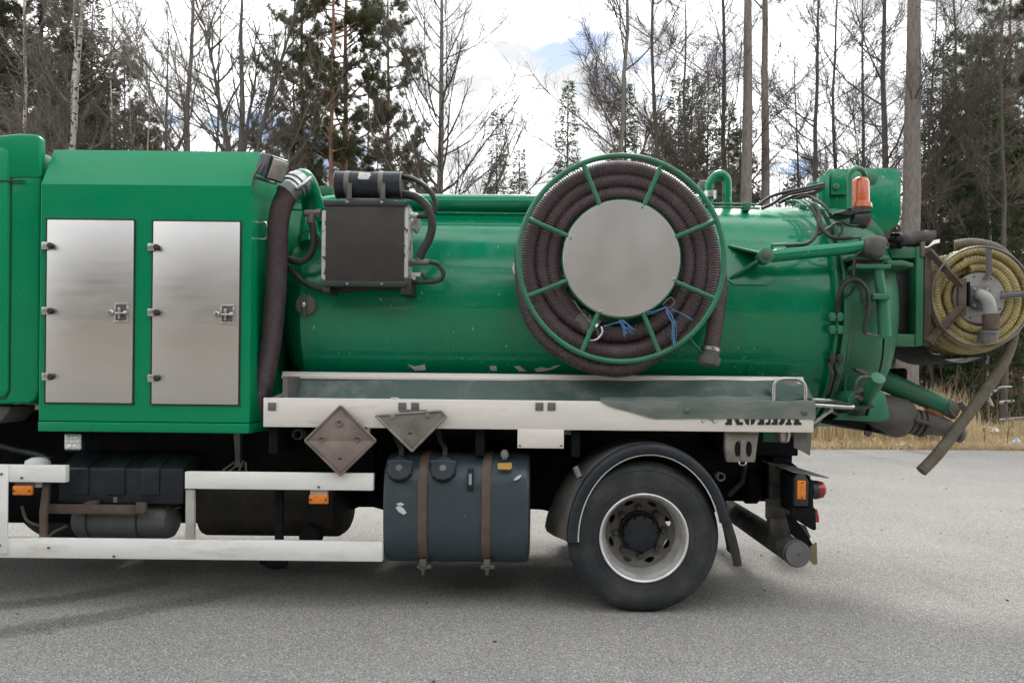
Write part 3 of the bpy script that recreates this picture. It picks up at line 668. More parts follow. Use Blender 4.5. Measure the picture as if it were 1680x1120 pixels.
# far wood, read as one mass
def far_wood(name, y0, y1, x0, x1, n, seed, label, hh=(8, 15), big=1.0, ever_share=0.5):
    q = random.Random(seed); w_ = Raw()
    for i in range(n):
        y = q.uniform(y0, y1); x = q.uniform(x0, x1); b = Vector((x, y, terr(x, y))); h = q.uniform(*hh)
        if y > 0 and -0.19 < x / (y + D) < 0.10: h *= 0.42
        pts = path(q, b, Vector((0, 0, 1)), h, 5, 0.03, 0.2); w_.limb(pts, q.uniform(.05, .12), .02, 4)
        ever = q.random() < ever_share
        for j in range(60 if ever else 26):
            t = q.uniform(.06, 1); c = along(pts, t); a = q.uniform(0, 6.3)
            ln = (0.5 + 1.9 * (1 - t)) if ever else 1.6 * (1.15 - t) + .3
            d = Vector((math.cos(a), math.sin(a), -0.1 if ever else q.uniform(.4, 1.2))).normalized() * ln * q.uniform(.6, 1)
            lp = path(q, c, d, ln, 3, .2, .05); w_.limb(lp, .012, .006, 3)
            for z in range(11 if ever else 4):
                p = along(lp, q.random()); dd = rv(q).normalized() * q.uniform(.25, .5) * big
                if ever: w_.quad(p, dd, dd.cross(rv(q)).normalized() * .085 * big)
                else: w_.blade(p, dd * 1.6, dd.cross(rv(q)).normalized() * .009)
    me = w_.mesh(name, FARW); o = bpy.data.objects.new(name, me); COL.objects.link(o); tag(o, label, 'wood', kind='stuff'); return o
FARW = leaf('far_wood', (0.088, 0.088, 0.064), (0.13, 0.115, 0.09), 0.35, 0.0)
far_wood('far_wood', 33, 58, -38, 42, 430, 5, 'grey-green far wood seen between the trunks behind the truck')
far_wood('woodland_edge', -54, -36, -64, 64, 320, 6, 'wood across the lot mirrored in the steel doors', (18, 25), 2.6, 0.8)

# ------------------------------------------------------------------ verge: dry grass, brush, litter
STRAW = leaf('dry_grass', (0.68, 0.57, 0.37), (0.48, 0.36, 0.20), 5.0, 0.0, 0.3)
BRUSH = mat('brush_twigs', (0.13, 0.095, 0.07), 0.9, col2=(0.20, 0.15, 0.11), nscale=3)
def grass(name, x0, x1, y0, y1, n, hmin, hmax, seed, label, material, lay=0.35, clump=None):
    q = random.Random(seed); gr = Raw(); cl = None
    if clump: cl = [(q.uniform(x0, x1), q.uniform(y0, y1)) for _ in range(clump)]
    for i in range(n):
        if cl:
            cx, cy = q.choice(cl); x, y = q.gauss(cx, .32), q.gauss(cy, .32)
        else: x, y = q.uniform(x0, x1), y0 + (y1 - y0) * q.random()
        if y < EDGE + 0.02: y = EDGE + 0.02 + q.random() * .3
        p = Vector((x, y, terr(x, y) - 0.01)); h = q.uniform(hmin, hmax)
        a = q.uniform(0, 6.3); b = Vector((math.cos(a), math.sin(a), 0)) * h * lay * q.uniform(0.2, 1.6)
        wv = Vector((math.cos(a + 1.5), math.sin(a + 1.5), 0)) * q.uniform(0.004, 0.009)
        o = len(gr.v); mid = p + b * 0.35 + Vector((0, 0, h * 0.6)); tip = p + b + Vector((0, 0, h * q.uniform(.5, 1)))
        gr.v += [p - wv, p + wv, mid + wv * .8, mid - wv * .8, tip]; gr.f += [(o, o + 1, o + 2, o + 3), (o + 3, o + 2, o + 4)]
    me = gr.mesh(name, material); ob = bpy.data.objects.new(name, me); COL.objects.link(ob); return tag(ob, label, 'grass', kind='stuff')
grass('tall_dry_grass', 6.4, 11.9, EDGE + 1.2, EDGE + 5.0, 20000, 0.35, 1.75, 3, 'tall straw-coloured dry grass standing behind the rear of the truck', STRAW, 0.25, clump=120)
grass('short_dry_grass', -18, 21, EDGE, EDGE + 4.5, 34000, 0.08, 0.36, 4, 'short flattened dry grass along the edge of the tarmac', STRAW, 0.9, clump=420)
grass('near_dry_grass', 4.5, 15, EDGE - .1, EDGE + 2.6, 11000, 0.06, 0.30, 9, 'trampled straw on the verge behind the rear outlet', STRAW, 1.5, clump=170)
def brush(name, x0, x1, y0, y1, n, seed, label):
    q = random.Random(seed); b = Raw()
    for i in range(n):
        x, y = q.uniform(x0, x1), q.uniform(y0, y1); p = Vector((x, y, terr(x, y))); h = q.uniform(.6, 2.6)
        lp = path(q, p, Vector((q.uniform(-.5, .5), q.uniform(-.5, .5), 1)), h, 5, .2, .05); b.limb(lp, q.uniform(.006, .016), .003, 3)
        for j in range(6): b.limb(path(q, along(lp, q.uniform(.2, 1)), rv(q) + Vector((0, 0, .7)), q.uniform(.2, .7), 3, .25, .05), .005, .002, 3)
    ob = bpy.data.objects.new(name, b.mesh(name, BRUSH)); COL.objects.link(ob); return tag(ob, label, 'brush', kind='stuff')
brush('undergrowth', -18, 22, EDGE + 4, EDGE + 14, 1500, 8, 'tangle of thin brown undergrowth at the foot of the trees')
WLIT = mat('white_litter', (0.72, 0.72, 0.70), 0.6, col2=(0.55, 0.55, 0.53), nscale=8)
BLIT = mat('blue_litter', (0.10, 0.18, 0.32), 0.5, col2=(0.55, 0.58, 0.62), nscale=11, namt=3)
def litter(name, px, py, y, wpx, hpx, label, material, seed, cat='litter'):
    q = random.Random(seed); p = at(px, py, y); z = terr(p.x, y) + 0.01; sx, sz = m(wpx, y) / 2, m(hpx, y)
    gr = [[(p.x + sx * (2 * i / 6 - 1) * q.uniform(.8, 1.1), y + (j - 2) * 0.09 * q.uniform(.7, 1.3), z + sz * math.sin(PI * i / 6) * math.sin(PI * j / 4) * q.uniform(.4, 1.3)) for i in range(7)] for j in range(5)]
    return tag(MB().sheet(gr, 0).build(name, material), label, cat)
litter('plastic_scrap', 1481, 716, EDGE + .7, 30, 6, 'white flattened plastic scrap under the rear outlet', WLIT, 1)
litter('plastic_bag', 1667, 712, EDGE + 1.0, 28, 12, 'blue and white crumpled plastic bag at the right edge of the verge', BLIT, 2)
litter('paper_scrap', 1632, 678, EDGE + 3.2, 17, 6, 'white paper scrap in the straw above the crumpled bag', WLIT, 3)
litter('paper_scrap', 1617, 670, EDGE + 3.8, 16, 4, 'small pale scrap left of the white paper on the verge', WLIT, 4)
def branch(label, pts, r, material=BIRCH):
    lp = smooth([at(a, b, y) for a, b, y in pts], 4); k = len(lp)
    return tag(MB().tube(lp, [r * (1 - .6 * i / k) for i in range(k)], 6).build('fallen_branch', material), label, 'branch')
branch('white birch branch sticking up from the verge beside the hanging hose', [(1628, 665, 18.3), (1622, 650, 18.2), (1634, 640, 18.2), (1642, 635, 18.1), (1660, 634, 18)], .055)
branch('short pale birch log lying in the litter at the right', [(1640, 660, 18.6), (1664, 657, 18.5)], .06)
branch('thin pale stick lying low above the blue bag', [(1640, 688, 18), (1680, 684, 17.9)], .03)
def sapling(px, y, h, seed, label):
    q = random.Random(seed); p = at(px, 700, y); b = Raw(); z = terr(p.x, y); e = empty('sapling', (p.x, y, z), label, 'shrub', 'bare saplings on the verge')
    t = Raw(); lp = path(q, Vector((0, 0, -.05)), Vector((.1, 0, 1)), h, 7, .1, .1); t.limb(lp, .014, .004, 5)
    for j in range(9): b.limb(path(q, along(lp, q.uniform(.2, .95)), Vector((q.uniform(-1, 1), q.uniform(-.6, .6), 1)), q.uniform(.3, .8) * h * .45, 4, .18, .08), .007, .003, 4)
    for nm, r_ in (('trunk', t), ('crown', b)):
        o = bpy.data.objects.new(nm, r_.mesh(nm, BRUSH)); COL.objects.link(o); o.parent = e
sapling(1573, EDGE + 1.2, 2.0, 1, 'bare dark sapling behind the lower end of the hanging hose')
sapling(1652, EDGE + 1.0, 1.1, 2, 'thin bare sapling left of the blue and white bag')
sapling(1615, EDGE + .9, .9, 3, 'tiny leafless sapling right of the hanging hose end')
sapling(1690, EDGE + 2.2, 2.6, 5, 'leaning bare sapling at the right edge of the picture')

# ------------------------------------------------------------------ the truck
T = empty('vacuum_truck', (0, 1.25, 0), 'green vacuum tanker truck with steel cabinet doors and a big hose reel', 'truck')
AX, AZ, TR = 1.25, 2.10, 0.90                       # tank axis: y, z, radius
def ty(z, r=TR): return AX - math.sqrt(max(0.0, r * r - (z - AZ) ** 2))     # near surface of the tank at height z
def onT(px, py, off=0.0, r=TR):
    """the point of the tank's near surface seen at a pixel"""
    y = 0.4
    for _ in range(12): y = ty(at(px, py, y).z, r + off)
    return at(px, py, y)
def hose(pts, r, k=7): return smooth([at(*p) for p in pts], k)
def ridged(mb, pts, r, pitch, n=12, depth=0.10):
    lp = resample(pts, pitch / 2); mb.tube(lp, [r if i % 2 else r * (1 - depth) for i in range(len(lp))], n); return mb
def bolt(mb, p, r=0.012, d=(0, -1, 0), h=0.010): return mb.lathe([(r, 0), (r, h * .6), (r * .7, h)], p, d, 10)

# --- cab
mb = MB().pp([(-420, 275), (-300, 272), (60, 275), (66, 282), (66, 300), (63, 640), (58, 655), (46, 662), (-420, 668)], 0.07, 2.43)
cab = mb.build('cab', GREENC, T, bevel=0.03, seg=3)
MB().pp([(-420, 240), (-300, 224), (0, 221.5), (30, 218.5), (58, 219.5), (65, 225), (66, 292), (-420, 300)], 0.062, 0.135).build('side_deflector', GREENC, cab, bevel=0.02, seg=3)
cd = MB().pp([(-300, 241), (4, 241), (14, 247), (15.5, 270), (12.5, 640), (6, 651), (-300, 656)], 0.052, 0.075).build('cab_door', GREENC, T, bevel=0.012)
MB().pp([(-300, 298), (34, 295), (42, 295.6), (34, 297.2), (-300, 300)], 0.046, 0.06).build('swage_line', BLACK, cd)
MB().pp([(-285, 320), (-30, 316), (-22, 324), (-22, 432), (-30, 440), (-285, 446)], 0.047, 0.056).build('side_window', mat('dark_cab_glass', (0.01, 0.012, 0.013), 0.06, spec=0.6), cd, bevel=.004)
MB().pp([(-300, 238.6), (6, 238.6), (16.4, 245), (18, 270), (15, 641), (8, 653.6), (-300, 659), (-300, 660), (9, 655), (16.5, 642), (19.5, 270), (18, 244), (7, 237), (-300, 237)], 0.066, 0.072).build('door_gap', BLACK, cd)
MB().pb(66, 251, 72, 275, .14, .3).build('cab_air_baffle', mat('pale_baffle', (0.35, 0.5, 0.42), .5), T, bevel=.01)
MB().pp([(-120, 668), (-20, 664), (18, 665), (14, 676), (0, 692), (-60, 700)], .12, .4).build('cab_step_fairing', DIRTM, T, bevel=.02)

# --- cabinet
A, B = at(65, 500, 0.02), at(411, 505, 0.02)
x0, x1 = A.x, B.x
zb, zt, zc = at(240, 692, .02).z, at(240, 303.5, .02).z, at(240, 247, .155).z
prof = [(.02, zb), (.02, zt), (.155, zc), (2.36, zc), (2.42, zt), (2.42, zb)]
cabi = MB().xprism(prof, x0, x1).build('cabinet', GREENC, T, bevel=.006, sharp=17)
MB().box(x0 - .002, x1 - .002, .018, 2.42, zb - m(17, 0), zb - .004).build('base_beam', GREENC, cabi, bevel=.004)
MB().xprism([(.30, zb + .25), (.30, zt - .25), (.75, zt - .25), (.75, zb + .25)], x1 - .01, x1 + .006).build('end_panel', GREENC, cabi, bevel=.003)
MB().tube(smooth([Vector((x1, .16, zt - .22)), Vector((x1 + .05, .16, zt - .22)), Vector((x1 + .05, .16, zt - .32)), Vector((x1, .16, zt - .33))], 5), .007, 8).build('grab_handle', STEEL, cabi)
for k, (a, c, yo) in enumerate(((76, 218, 361), (250, 392, 363.5))):
    d = MB().pb(a, yo, c, yo + 299.5, 0.006, 0.017).build('cabinet_door', STAIN, T, bevel=.003)
    q = MB()
    for r in ((a - 2.5, yo - 2.5, c + 3, yo), (a - 2.5, yo + 299.5, c + 3, yo + 302), (a - 2.5, yo, a, yo + 299.5), (c, yo, c + 3, yo + 299.5)): q.pb(*r, .0145, .0215)
    q.build('gasket', RUBB, d)
    for hy in (42, 149, 257):
        h = MB().pb(a - 8, yo + hy - 6.5, a + 3, yo + hy + 6, -.004, .02)
        h.build('hinge', STEEL, d, bevel=.003)
        p = at(a + 7, yo + hy, 0.0); MB().lathe([(.020, .008), (.020, -.008), (.014, -.016)], p, (0, 1, 0), 14).build('hinge_knob', RUBB, d)
    lx, ly = c - 20, yo + 152
    q = MB()
    for r in ((lx - 11, ly - 16, lx + 13, ly - 12.5), (lx - 11, ly + 12.5, lx + 13, ly + 16), (lx - 11, ly - 12.5, lx - 7.5, ly + 12.5), (lx + 9.5, ly - 12.5, lx + 13, ly + 12.5)): q.pb(*r, -.003, .007)
    q.build('latch_frame', STEEL, d, bevel=.003)
    MB().pb(lx - 7.3, ly - 12.3, lx + 9.3, ly + 12.3, .0035, .0055).build('latch_recess', GREYM, d)
    q = MB().pb(lx - 5, ly - 9, lx - .5, ly + 10, -.012, .004); q.tube([at(lx - 9, ly + 1, -.008), at(lx + 9, ly + .5, -.008)], .008, 10); q.ball(at(lx + 7, ly, -.006), .016, 12, sy=.5)
    q.build('latch_handle', STEEL, d, bevel=.002)
    MB().lathe([(.020, .008), (.020, -.006), (.013, -.012), (.012, -.006)], at(c - 36, ly, 0), (0, 1, 0), 16).build('lock_cylinder', STEEL, d)
lo = MB().pb(103, 709, 134, 741, .10, .17).build('lower_work_lamp', PLAST, T, bevel=.02, seg=3)
MB().pb(105, 711.5, 132, 737.5, .085, .105).build('lens', LED, lo, bevel=.012, seg=3)
for i, (a, b) in enumerate(((112, 717), (119, 717), (126, 717), (110, 724.5), (118.5, 724.5), (127, 724.5), (114, 732.5), (123, 732.5))):
    MB().lathe([(.0145, 0), (.0145, .003), (.010, .006), (.004, .008)], at(a, b, .086), (0, -1, 0), 12).build('light_cell', LED, lo)

# --- upper work lamp, tilted on the cabinet's rear corner
lc = at(449, 276, .02); dirn = Vector((.80, -.42, -.40)).normalized(); side = Vector((0, 0, 1)).cross(dirn).normalized(); upv = dirn.cross(side)
def lampbox(mb, secs):
    v = []
    for t, hw, hh, dz in secs:
        for sx, sy in ((-1, -1), (1, -1), (1, 1), (-1, 1)): v.append(lc + dirn * t + side * (hw * sx) + upv * (hh * sy + dz))
    f = [(3, 2, 1, 0)]; k = len(secs)
    for i in range(k - 1): f += [(i * 4 + j, i * 4 + (j + 1) % 4, i * 4 + 4 + (j + 1) % 4, i * 4 + 4 + j) for j in range(4)]
    f.append(tuple((k - 1) * 4 + j for j in range(4))); return mb.add(v, f)
uw = lampbox(MB(), [(-.11, .045, .045, 0), (-.07, .070, .072, 0), (.02, .078, .080, 0), (.045, .078, .080, 0)]).build('upper_work_lamp', PLAST, T, bevel=.016, seg=3)
lampbox(MB(), [(.038, .066, .068, 0), (.049, .066, .068, 0)]).build('lens', LENS, uw, bevel=.004)
q = MB(); 
for s in (-1, 1): q.tube([lc + side * (.09 * s) + dirn * -.02, lc + side * (.095 * s) - upv * .10 - dirn * .05], .008, 6)
q.tube([lc - upv * .10 - dirn * .05 - side * .1, lc - upv * .10 - dirn * .05 + side * .1], .01, 6); q.tube([lc - upv * .10 - dirn * .05, at(418, 290, .08)], .012, 6)
q.build('lamp_bracket', GREYM, uw)

# --- tank
XF, XR = -1.72, 2.135
tank = MB().lathe([(.02, -.34), (.35, -.31), (.62, -.22), (.80, -.1), (TR - .02, -.02), (TR, 0), (TR, 1.0), (TR, 2.0), (TR, 3.0), (TR, XR - XF)], (XF, AX, AZ), (1, 0, 0), 120).build('tank', GREEN, T, sharp=25)
fl = MB().lathe([(TR - .01, -.035), (TR + .035, -.035), (TR + .035, -.012), (TR - .01, -.012)], (XR, AX, AZ), (1, 0, 0), 120, close=True).build('tank_flange', GREEN, T, bevel=.004)
fl2 = MB().lathe([(TR - .01, .018), (TR + .045, .018), (TR + .045, .05), (TR + .02, .07), (TR - .01, .07)], (XR, AX, AZ), (1, 0, 0), 120, close=True).build('door_flange', GREEND, T, bevel=.004)
MB().lathe([(TR - .02, -.012), (TR + .01, -.012), (TR + .01, .018), (TR - .02, .018)], (XR, AX, AZ), (1, 0, 0), 96, close=True).build('flange_seal', GREEND, fl)
dp = [(TR - .005, .06), (TR - .005, .20)]
dp += [(.893, .27), (.872, .345), (.835, .415), (.78, .475), (.70, .525), (.58, .57), (.44, .60), (.28, .62), (.12, .632), (.001, .635)]
door = MB().lathe(dp, (XR, AX, AZ), (1, 0, 0), 110).build('rear_door', GREEND, T, sharp=30)
def tank_patch(name, px0, py0, px1, py1, off, mt, parent, rad=0.06, nx=10, nz=10, b=.0):
    a, c = onT(px0, py0), onT(px1, py1)
    def ang(z): return math.asin(max(-1, min(1, (z - AZ) / TR)))
    a0, a1 = ang(a.z), ang(c.z); xa, xb = a.x, c.x; gr = []
    for i in range(nz + 1):
        t = i / nz; al = a0 + (a1 - a0) * t; s = min(t, 1 - t) * abs(a1 - a0) * TR; cut = 0
        if s < rad: cut = rad - math.sqrt(max(0, rad * rad - (rad - s) ** 2))
        gr.append([(xa + cut + (xb - xa - 2 * cut) * j / nx, AX - (TR + off) * math.cos(al), AZ + (TR + off) * math.sin(al)) for j in range(nx + 1)])
    return MB().sheet(gr, .02).build(name, mt, parent, sharp=40)
pt = tank_patch('ram_mounting_plate', 1186, 396, 1269, 468, .010, GREEN, T, .05)
tank_patch('lower_pad', 1228, 592, 1332, 625, .008, GREEN, tank, .03)
# worn stickers and scuffs above the rail
for k, poly in enumerate(([(668, 597), (681, 601), (697, 597), (699, 607), (681, 608)], [(803, 600), (814, 600), (816, 608), (805, 608)], [(843, 601), (852, 600), (865, 609), (852, 609)], [(876, 605), (888, 602), (900, 604), (912, 599), (921, 599), (905, 606), (893, 609), (880, 610)])):
    gr = [onT(a, b, .003) for a, b in poly]; MB().add(gr, [tuple(range(len(gr)))]).build('torn_sticker', STICK, tank)
gr = [onT(a, b, .004) for a, b in ((843, 430), (850, 438), (851, 462), (845, 455), (840, 440))]; MB().add(gr, [tuple(range(5))]).build('torn_sticker', STICK, tank)
# port with cross bar
pc = onT(503, 501, .0); nr = Vector((0, pc.y - AX, pc.z - AZ)).normalized()
po = MB().lathe([(.075, -.03), (.075, .02), (.066, .03), (.03, .034), (.001, .04)], pc, nr, 28).build('inspection_port', DIRTM, T)
q = MB(); q.tube([pc + nr * .05 + Vector((0, 0, -.075)), pc + nr * .055, pc + nr * .05 + Vector((0, 0, .075))], .014, 8, flat=(1, .6)); q.build('cross_bar', GREEND, po)
MB().lathe([(.018, .03), (.018, .075), (.008, .08)], pc, nr, 8).build('clamp_nut', STEEL, po)

# --- pipes along the top of the tank
pl = [at(1150, 334, .70), at(870, 334, .70), at(640, 333, .70), at(560, 334, .70)]
pts = pl[:3] + smooth([at(575, 334, .70), at(535, 337, .66), at(512, 352, .58), at(507, 378, .50), at(507, 402, .44)], 6)
MB().tube(pts, m(14.5, .7), 22).build('top_pipe', GREEN, T)
q = MB(); q.tube([at(470, 343, .60), at(560, 347, .60), at(880, 351, .60)], .009, 8); q.build('edge_strip', GREEN, T)
q = MB().lathe([(.075, 0), (.085, .005), (.085, .03), (.06, .035)], at(507, 396, .43), (0, .8, .3), 20); q.build('pipe_collar', GREEND, T)
MB().tube(smooth([at(1163, 338, .95), at(1163, 312, .95), at(1165, 300, .95), at(1174, 289, .95), at(1185, 287, .95), at(1192, 295, .95), at(1193, 308, .95), at(1193, 340, .95)], 5), m(7.5, .95), 14).build('vent_pipe', GREEN, T)
MB().lathe([(.055, 0), (.055, .05)], at(1165, 325, .95), (0, 0, 1), 14).build('pipe_clamp', STEEL, T)
MB().box(at(1146, 300, 1.1).x, at(1160, 300, 1.1).x, 1.05, 1.2, at(1146, 325, 1.1).z, at(1146, 298, 1.1).z).build('valve_box', GREYM, T, bevel=.01)
q = MB()
for dy in (0, 6): q.tube([at(1160, 334 + dy, .78), at(1220, 335 + dy, .78), at(1246, 336 + dy, .78)], .008, 8)
hl = q.build('hydraulic_line', GREEND, T)
MB().pb(1221, 331, 1231, 345, .75, .85).build('line_clamp', GREEND, hl, bevel=.004)
for k, pp_ in enumerate(([(1246, 336, .78), (1262, 324, .8), (1285, 316, .82), (1320, 309, .86), (1352, 302, .9)], [(1250, 342, .78), (1268, 334, .8), (1290, 320, .82), (1325, 312, .86), (1352, 306, .9)], [(1280, 332, .85), (1300, 323, .85), (1330, 317, .88), (1352, 309, .9)], [(1300, 328, .8), (1325, 322, .8), (1350, 336, .62), (1362, 352, .55)])):
    MB().tube(hose(pp_, .01), .013, 8).build('hydraulic_hose', RUBB, T)
q = MB()
for k, sx in enumerate((0, 9, 18)):
    q.tube(smooth([at(1290 + sx, 331, .75), at(1306 + sx, 330, .7), at(1318 + sx, 336, .6), at(1325 + sx, 345, .5)], 5), .010, 8)
for a, b in ((1316, 339), (1334, 337), (1345, 345)): q.lathe([(.022, -.02), (.022, .03)], at(a, b, .5), (1, 0, -.2), 6)
q.build('line_fittings', GREEND, T)
MB().tube(hose([(1330, 338, .47), (1340, 355, .40), (1343, 372, .34), (1336, 390, .29), (1322, 400, .27), (1300, 402, .26), (1290, 403, .26)], .01), .014, 8).build('hydraulic_hose', RUBB, T)
MB().tube(hose([(1336, 335, .47), (1344, 350, .40), (1346, 370, .32), (1358, 386, .28), (1375, 391, .26), (1398, 390, .25)], .01), .014, 8).build('hydraulic_hose', RUBB, T)
MB().tube(hose([(1342, 385, .3), (1360, 374, .32), (1372, 366, .33), (1381, 368, .33), (1380, 382, .32), (1368, 389, .31)], .01), .010, 8).build('cable', RUBB, T)
MB().tube(hose([(1380, 362, .33), (1395, 370, .33), (1412, 369, .35)], .01), .010, 8).build('cable', RUBB, T)

# --- rear door ram
q = MB(); q.tube([at(1266, 420, .26), at(1420, 404.5, .24)], m(10.5, .25), 22)
ram = q.build('door_ram', GREEN, T)
MB().lathe([(.055, -.05), (.055, .05), (.045, .056)], at(1254, 421, .26), (0, -1, 0), 20).build('pivot_eye', GREEND, ram)
MB().lathe([(.028, .05), (.028, .068), (.02, .072)], at(1254, 421, .26), (0, -1, 0), 6).build('pivot_bolt', DIRTM, ram)
q = MB(); q.tube([at(1266, 402, .255), at(1292, 401, .255)], .011, 8); q.tube([at(1267, 402, .255), at(1266, 413, .255)], .011, 8); q.tube([at(1395, 390, .25), at(1412, 389, .25)], .013, 8); q.tube([at(1411, 389, .25), at(1413, 398, .25)], .012, 8); q.build('ram_fitting', GREEND, ram)
for a, b, c, d in ((1196, 404, 1247, 416), (1199, 456, 1249, 424)):
    p0, p1 = onT(a, b), at(c, d, .26); q0, q1 = onT(c, d), at(c, d, .26)
    n_ = (p1 - p0).cross(q0 - p0).normalized() * .007
    v = [p0 - n_, q0 - n_, q1 - n_, p0 + n_, q0 + n_, q1 + n_]
    MB().add(v, [(0, 1, 2), (5, 4, 3), (0, 2, 5, 3), (0, 3, 4, 1), (1, 4, 5, 2)]).build('gusset', GREEND, pt)
    mb = MB().tube([p0 + (p0 - q0) * .02 - Vector((0, .01, 0)), p1 - Vector((0, .01, 0))], .012, 6); mb.build('gusset_edge', GREEND, pt)

# --- fittings down the rear flange
q = MB()
for dx, st in ((0, .02), (.055, .035)):
    pts = []
    for i in range(15):
        al = R(42) - R(86) * i / 14; pts.append(Vector((XR - .03 + dx, AX - (TR + .05) * math.cos(al), AZ + (TR + .05) * math.sin(al))))
    MB().tube(pts, .011, 8).build('flange_line', GREEND, fl)
for py, mt in ((520, GREEND), (541, GREEND), (588, BLACK)):
    for px in (1364, 1376):
        p = onT(px, py, .05); q = MB().box(p.x - .02, p.x + .02, p.y - .03, p.y + .02, p.z - .03, p.z + .03); q.tube([p + Vector((-.028, -.015, 0)), p + Vector((.028, -.015, 0))], .012, 8); q.build('line_clamp', mt, fl, bevel=.004)
for px in (1361, 1372): MB().tube(smooth([onT(px, 592, .05), onT(px + 1, 604, .05), onT(px + 5, 612, .06), onT(px + 3, 622, .05), onT(px - 3, 645, .04)], 5), .013, 8).build('pipe_end', DIRTM, fl)

# --- top plate, beacon
pt_ = [(1349, 290), (1360, 277), (1466, 275.5), (1474, 278), (1478, 287), (1478, 352), (1474, 366), (1462, 377), (1430, 385), (1349, 380)]
tp = MB().pp(pt_, 1.02, 1.05).build('rear_top_plate', GREEN, T, bevel=.006)
MB().pb(1348, 287, 1361, 350, .98, 1.10).build('post', GREEN, tp, bevel=.005)
MB().pp([(1363, 284), (1369, 278), (1391, 278), (1391, 319), (1363, 319)], .985, 1.015).build('reinforcing_pad', GREEN, tp, bevel=.004)
bolt(MB(), at(1371, 307, .985), .028, h=.02).build('bolt', GREEND, tp); bolt(MB(), at(1430, 293, 1.02), .05, h=.012).build('boss', GREEND, tp)
MB().pp([(1316, 316), (1326, 299), (1348, 297), (1348, 316)], 1.10, 1.13).build('lifting_lug', GREEN, tp, bevel=.004)
MB().pp([(1362, 350), (1400, 348), (1432, 360), (1450, 380), (1458, 402), (1420, 405), (1385, 390)], .62, .66).build('hinge_cheek', GREEND, T, bevel=.006)
bc = at(1411, 343, .42); sB = (D + .42) / F
be = MB().lathe([(.001, m(52, .42)), (m(8, .42), m(51, .42)), (m(12, .42), m(48.5, .42)), (m(14, .42), m(43, .42)), (m(14.8, .42), m(12, .42)), (m(15, .42), m(10, .42)), (m(15.3, .42), m(9, .42)), (m(18, .42), m(8.5, .42)), (m(19, .42), m(1, .42))][::-1], bc, (0, 0, 1), 32).build('beacon', ORANGE, T)
MB().lathe([(.001, .16), (.028, .15), (.032, .07), (.02, .05)][::-1], bc, (0, 0, 1), 16).build('reflector', AMBER, be)
MB().pp([(1372, 349), (1392, 343), (1428, 343.5), (1433, 346), (1412, 349), (1392, 353)], .34, .52).build('beacon_tray', BLACK, T, bevel=.003)
MB().tube(smooth([at(1394, 343, .34), at(1394, 310, .34), at(1394, 289, .34), at(1398, 280, .34), at(1406, 276, .36), at(1414, 279, .40), at(1419, 287, .46)], 6), .019, 10).build('beacon_guard', GREEND, T)
rl = MB().pp([(1403, 351), (1424, 350), (1430, 354), (1423, 372), (1400, 366)], .33, .42).build('rear_work_lamp', PLAST, T, bevel=.01)
MB().pp([(1429, 355), (1431, 356), (1424, 373), (1422, 372)], .335, .415).build('lens', RED, rl)

# --- oil cooler with reservoir
oc = MB().pb(534, 336, 663, 462, .135, .36).build('oil_cooler', COOL, T, bevel=.004)
MB().pb(530, 329, 668, 337.5, .128, .37).build('top_tray', BLACK, oc, bevel=.004)
MB().pb(530, 461, 667, 470, .128, .37).build('bottom_tray', BLACK, oc, bevel=.004)
MB().pb(527.5, 345, 535.5, 459, .142, .36).build('side_tank', PALE, oc, bevel=.004)
MB().pb(662, 336, 669, 462, .142, .36).build('side_tank', PALE, oc, bevel=.004)
for a, b in ((569.5, 332), (626, 332), (569.5, 466), (626, 466)): bolt(MB(), at(a, b, .128), .011).build('rivet', STEEL, oc)
MB().pb(657, 455, 675, 483, .14, .40).build('foot', BLACK, oc, bevel=.005)
MB().pb(529, 469, 541, 480, .14, .40).build('foot', BLACK, oc, bevel=.005)
MB().pb(568, 325, 633, 330, .16, .30).build('saddle', GREYM, oc, bevel=.003)
ry = .235; ra, rb = at(553, 303.5, ry), at(660, 304.5, ry); rr = m(22, ry)
rs = MB().lathe([(rr * .9, 0), (rr, .008), (rr, (rb.x - ra.x) - .008), (rr * .9, rb.x - ra.x)], ra, (1, 0, 0), 36).build('oil_reservoir', PLAST, T)
for e_, s in ((ra, -1), (rb, 1)): MB().lathe([(rr * .9, -.006), (rr * 1.03, -.004), (rr * 1.03, .004), (rr * .9, .006)], e_, (1, 0, 0), 36, close=True).build('end_rim', GREYM, rs)
for a in (573, 628):
    c_ = at(a, 304, ry); MB().lathe([(rr * 1.005, -.017), (rr * 1.03, -.017), (rr * 1.03, .017), (rr * 1.005, .017)], c_, (1, 0, 0), 36, close=True).build('strap', GREYM, rs)
    MB().pb(a - 4, 300, a + 4, 327, ry - rr * 1.07, ry - rr * 1.0).build('strap_buckle', DIRTM, rs, bevel=.003)
q = MB().lathe([(.022, -.02), (.022, .012), (.036, .014), (.036, .032), (.03, .038), (.018, .04), (.018, .055)], at(606, 282.5, ry), (0, 0, 1), 18).build('filler_cap', PLAST, rs)
gr = []
for i in range(7):
    al = R(62) - R(62) * i / 6; gr.append([(at(602, 300, ry).x + (j / 5 - .5) * .082 + .006 * math.sin(i * 3 + j), ry - rr * 1.006 * math.cos(al), ra.z + rr * 1.006 * math.sin(al)) for j in range(6)])
MB().sheet(gr[1:6]).build('worn_label', PALE, rs)
